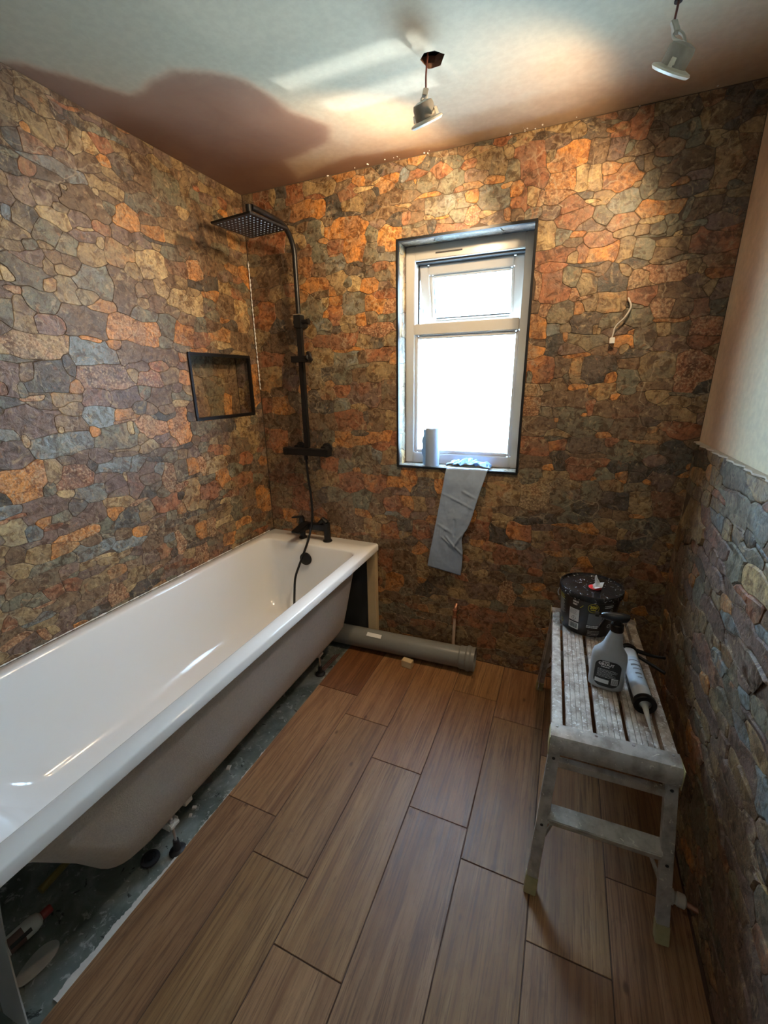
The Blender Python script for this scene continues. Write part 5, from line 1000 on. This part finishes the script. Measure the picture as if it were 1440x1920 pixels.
for g, cx, cz in ((text_mesh('GROUT', .0125, .0005), -.006, .093), (textlines(-.018, .006, 0, .004, 1, .0035, 33), 0, .1005), (textlines(-.020, .008, 0, .004, 1, .0030, 34), 0, .0830), (textlines(-.028, .028, 0, .0043, 7, .0011, 11), 0, .074), (rect2(-.031, .008, -.006, .008, 8), -.001, .032), (rect2(.0, .018, -.010, .013, 5), .014, .036)): m.add(*bface(g, cx, cz, .0012))
m.build('label_print', M['label_white'], lb, smooth=0)
m = MB()
for k in range(8): m.add(*bface(rect2(.0015+k*.0020, .0025+k*.0020, -.008, .011), .014, .036, .0018))
m.build('barcode_print', M['label_black'], lb, smooth=0)

# ------------------------------------------------------------------ sealant gun and cartridge
GB = Vector((1.862, -.60, DZ+.001)); gn = empty('sealant_gun', GB, label='black caulking gun lying on the work platform behind the spray bottle', cat='tool'); RZ = .028
fr_ = MB(GB); a0, a1 = Vector((1.846, -.480, DZ+.030)), Vector((1.862, -.738, DZ+.030)); dg = (a1-a0).normalized()
fr_.lathe([(.0295, 0), (.0305, .003), (.0305, .016), (.0285, .018), (.017, .018), (.017, .012)], a1-dg*.004, 32, dg, cap0=False, cap1=False)
fr_.lathe([(.005, 0), (.028, 0), (.0295, .003), (.0295, .018), (.026, .018)], a0-dg*.006, 32, dg, cap1=False)
for s in (-1, 1):
    sd = Vector((s*.0275, 0, -.008)); fr_.sqtube(a0+sd, a1+sd, .012, .0025, (0, 0, 1))
fr_.build('cradle_frame', M['black'], gn)
MB(GB).box(a0-dg*.020, (.030, .034, .034), None).build('gun_body', M['steel'], gn, bevel=.006)
MB(GB).tube([a0-dg*.030, a0-dg*.105], .0035, 10).tube([a0-dg*.105, a0-dg*.110+Vector((-.010, 0, -.012))], .0035, 10).build('push_rod', M['steel'], gn)
g0 = a0-dg*.022
MB(GB).tube(spline([g0+Vector((.012, 0, 0)), g0+Vector((.050, -.004, -.006)), g0+Vector((.085, -.006, -.010)), g0+Vector((.118, .004, -.014))], 5), [.006+.0015*math.sin(i*.4) for i in range(16)], 10, squash=1.0).build('handle', M['black'], gn)
MB(GB).tube(spline([g0+Vector((.010, -.020, 0)), g0+Vector((.045, -.045, -.006)), g0+Vector((.080, -.068, -.012)), g0+Vector((.105, -.085, -.016))], 5), .0058, 10).build('trigger_lever', M['black'], gn)
ct = empty('sealant_cartridge', GB, label='white sealant cartridge with pointed nozzle held in the black caulking gun', cat='cartridge')
cc0, cc1 = a0+dg*.014, a1-dg*.002
MB(GB).lathe([(.0235, 0), (.0245, .002), (.0245, .236), (.0235, .240), (.010, .241)], cc0, 32, dg).build('tube', M['cartridge'], ct)
p_ = MB(GB); arc_patch(p_, cc0, dg, .0248, .05, .195, -80, 80, (0, 0, 1), 16); p_.build('tube_label', plain('pale_blue_label', (.52, .58, .64), .3, var=.25, scale=45), ct)
m = MB(GB)
for k in range(5): arc_patch(m, cc0, dg, .0251, .070+.022*k, .0745+.022*k+.004*(k % 2), -40+5*k, 35-6*k, (0, 0, 1), 8)
m.build('label_print', M['label_grey'], ct)
dn = (dg+Vector((0, 0, -.16))).normalized()
MB(GB).lathe([(.012, 0), (.013, .010), (.010, .014), (.0085, .018), (.0025, .098), (.0015, .100)], cc0+dg*.240, 20, dn).build('nozzle', M['nozzle'], ct)
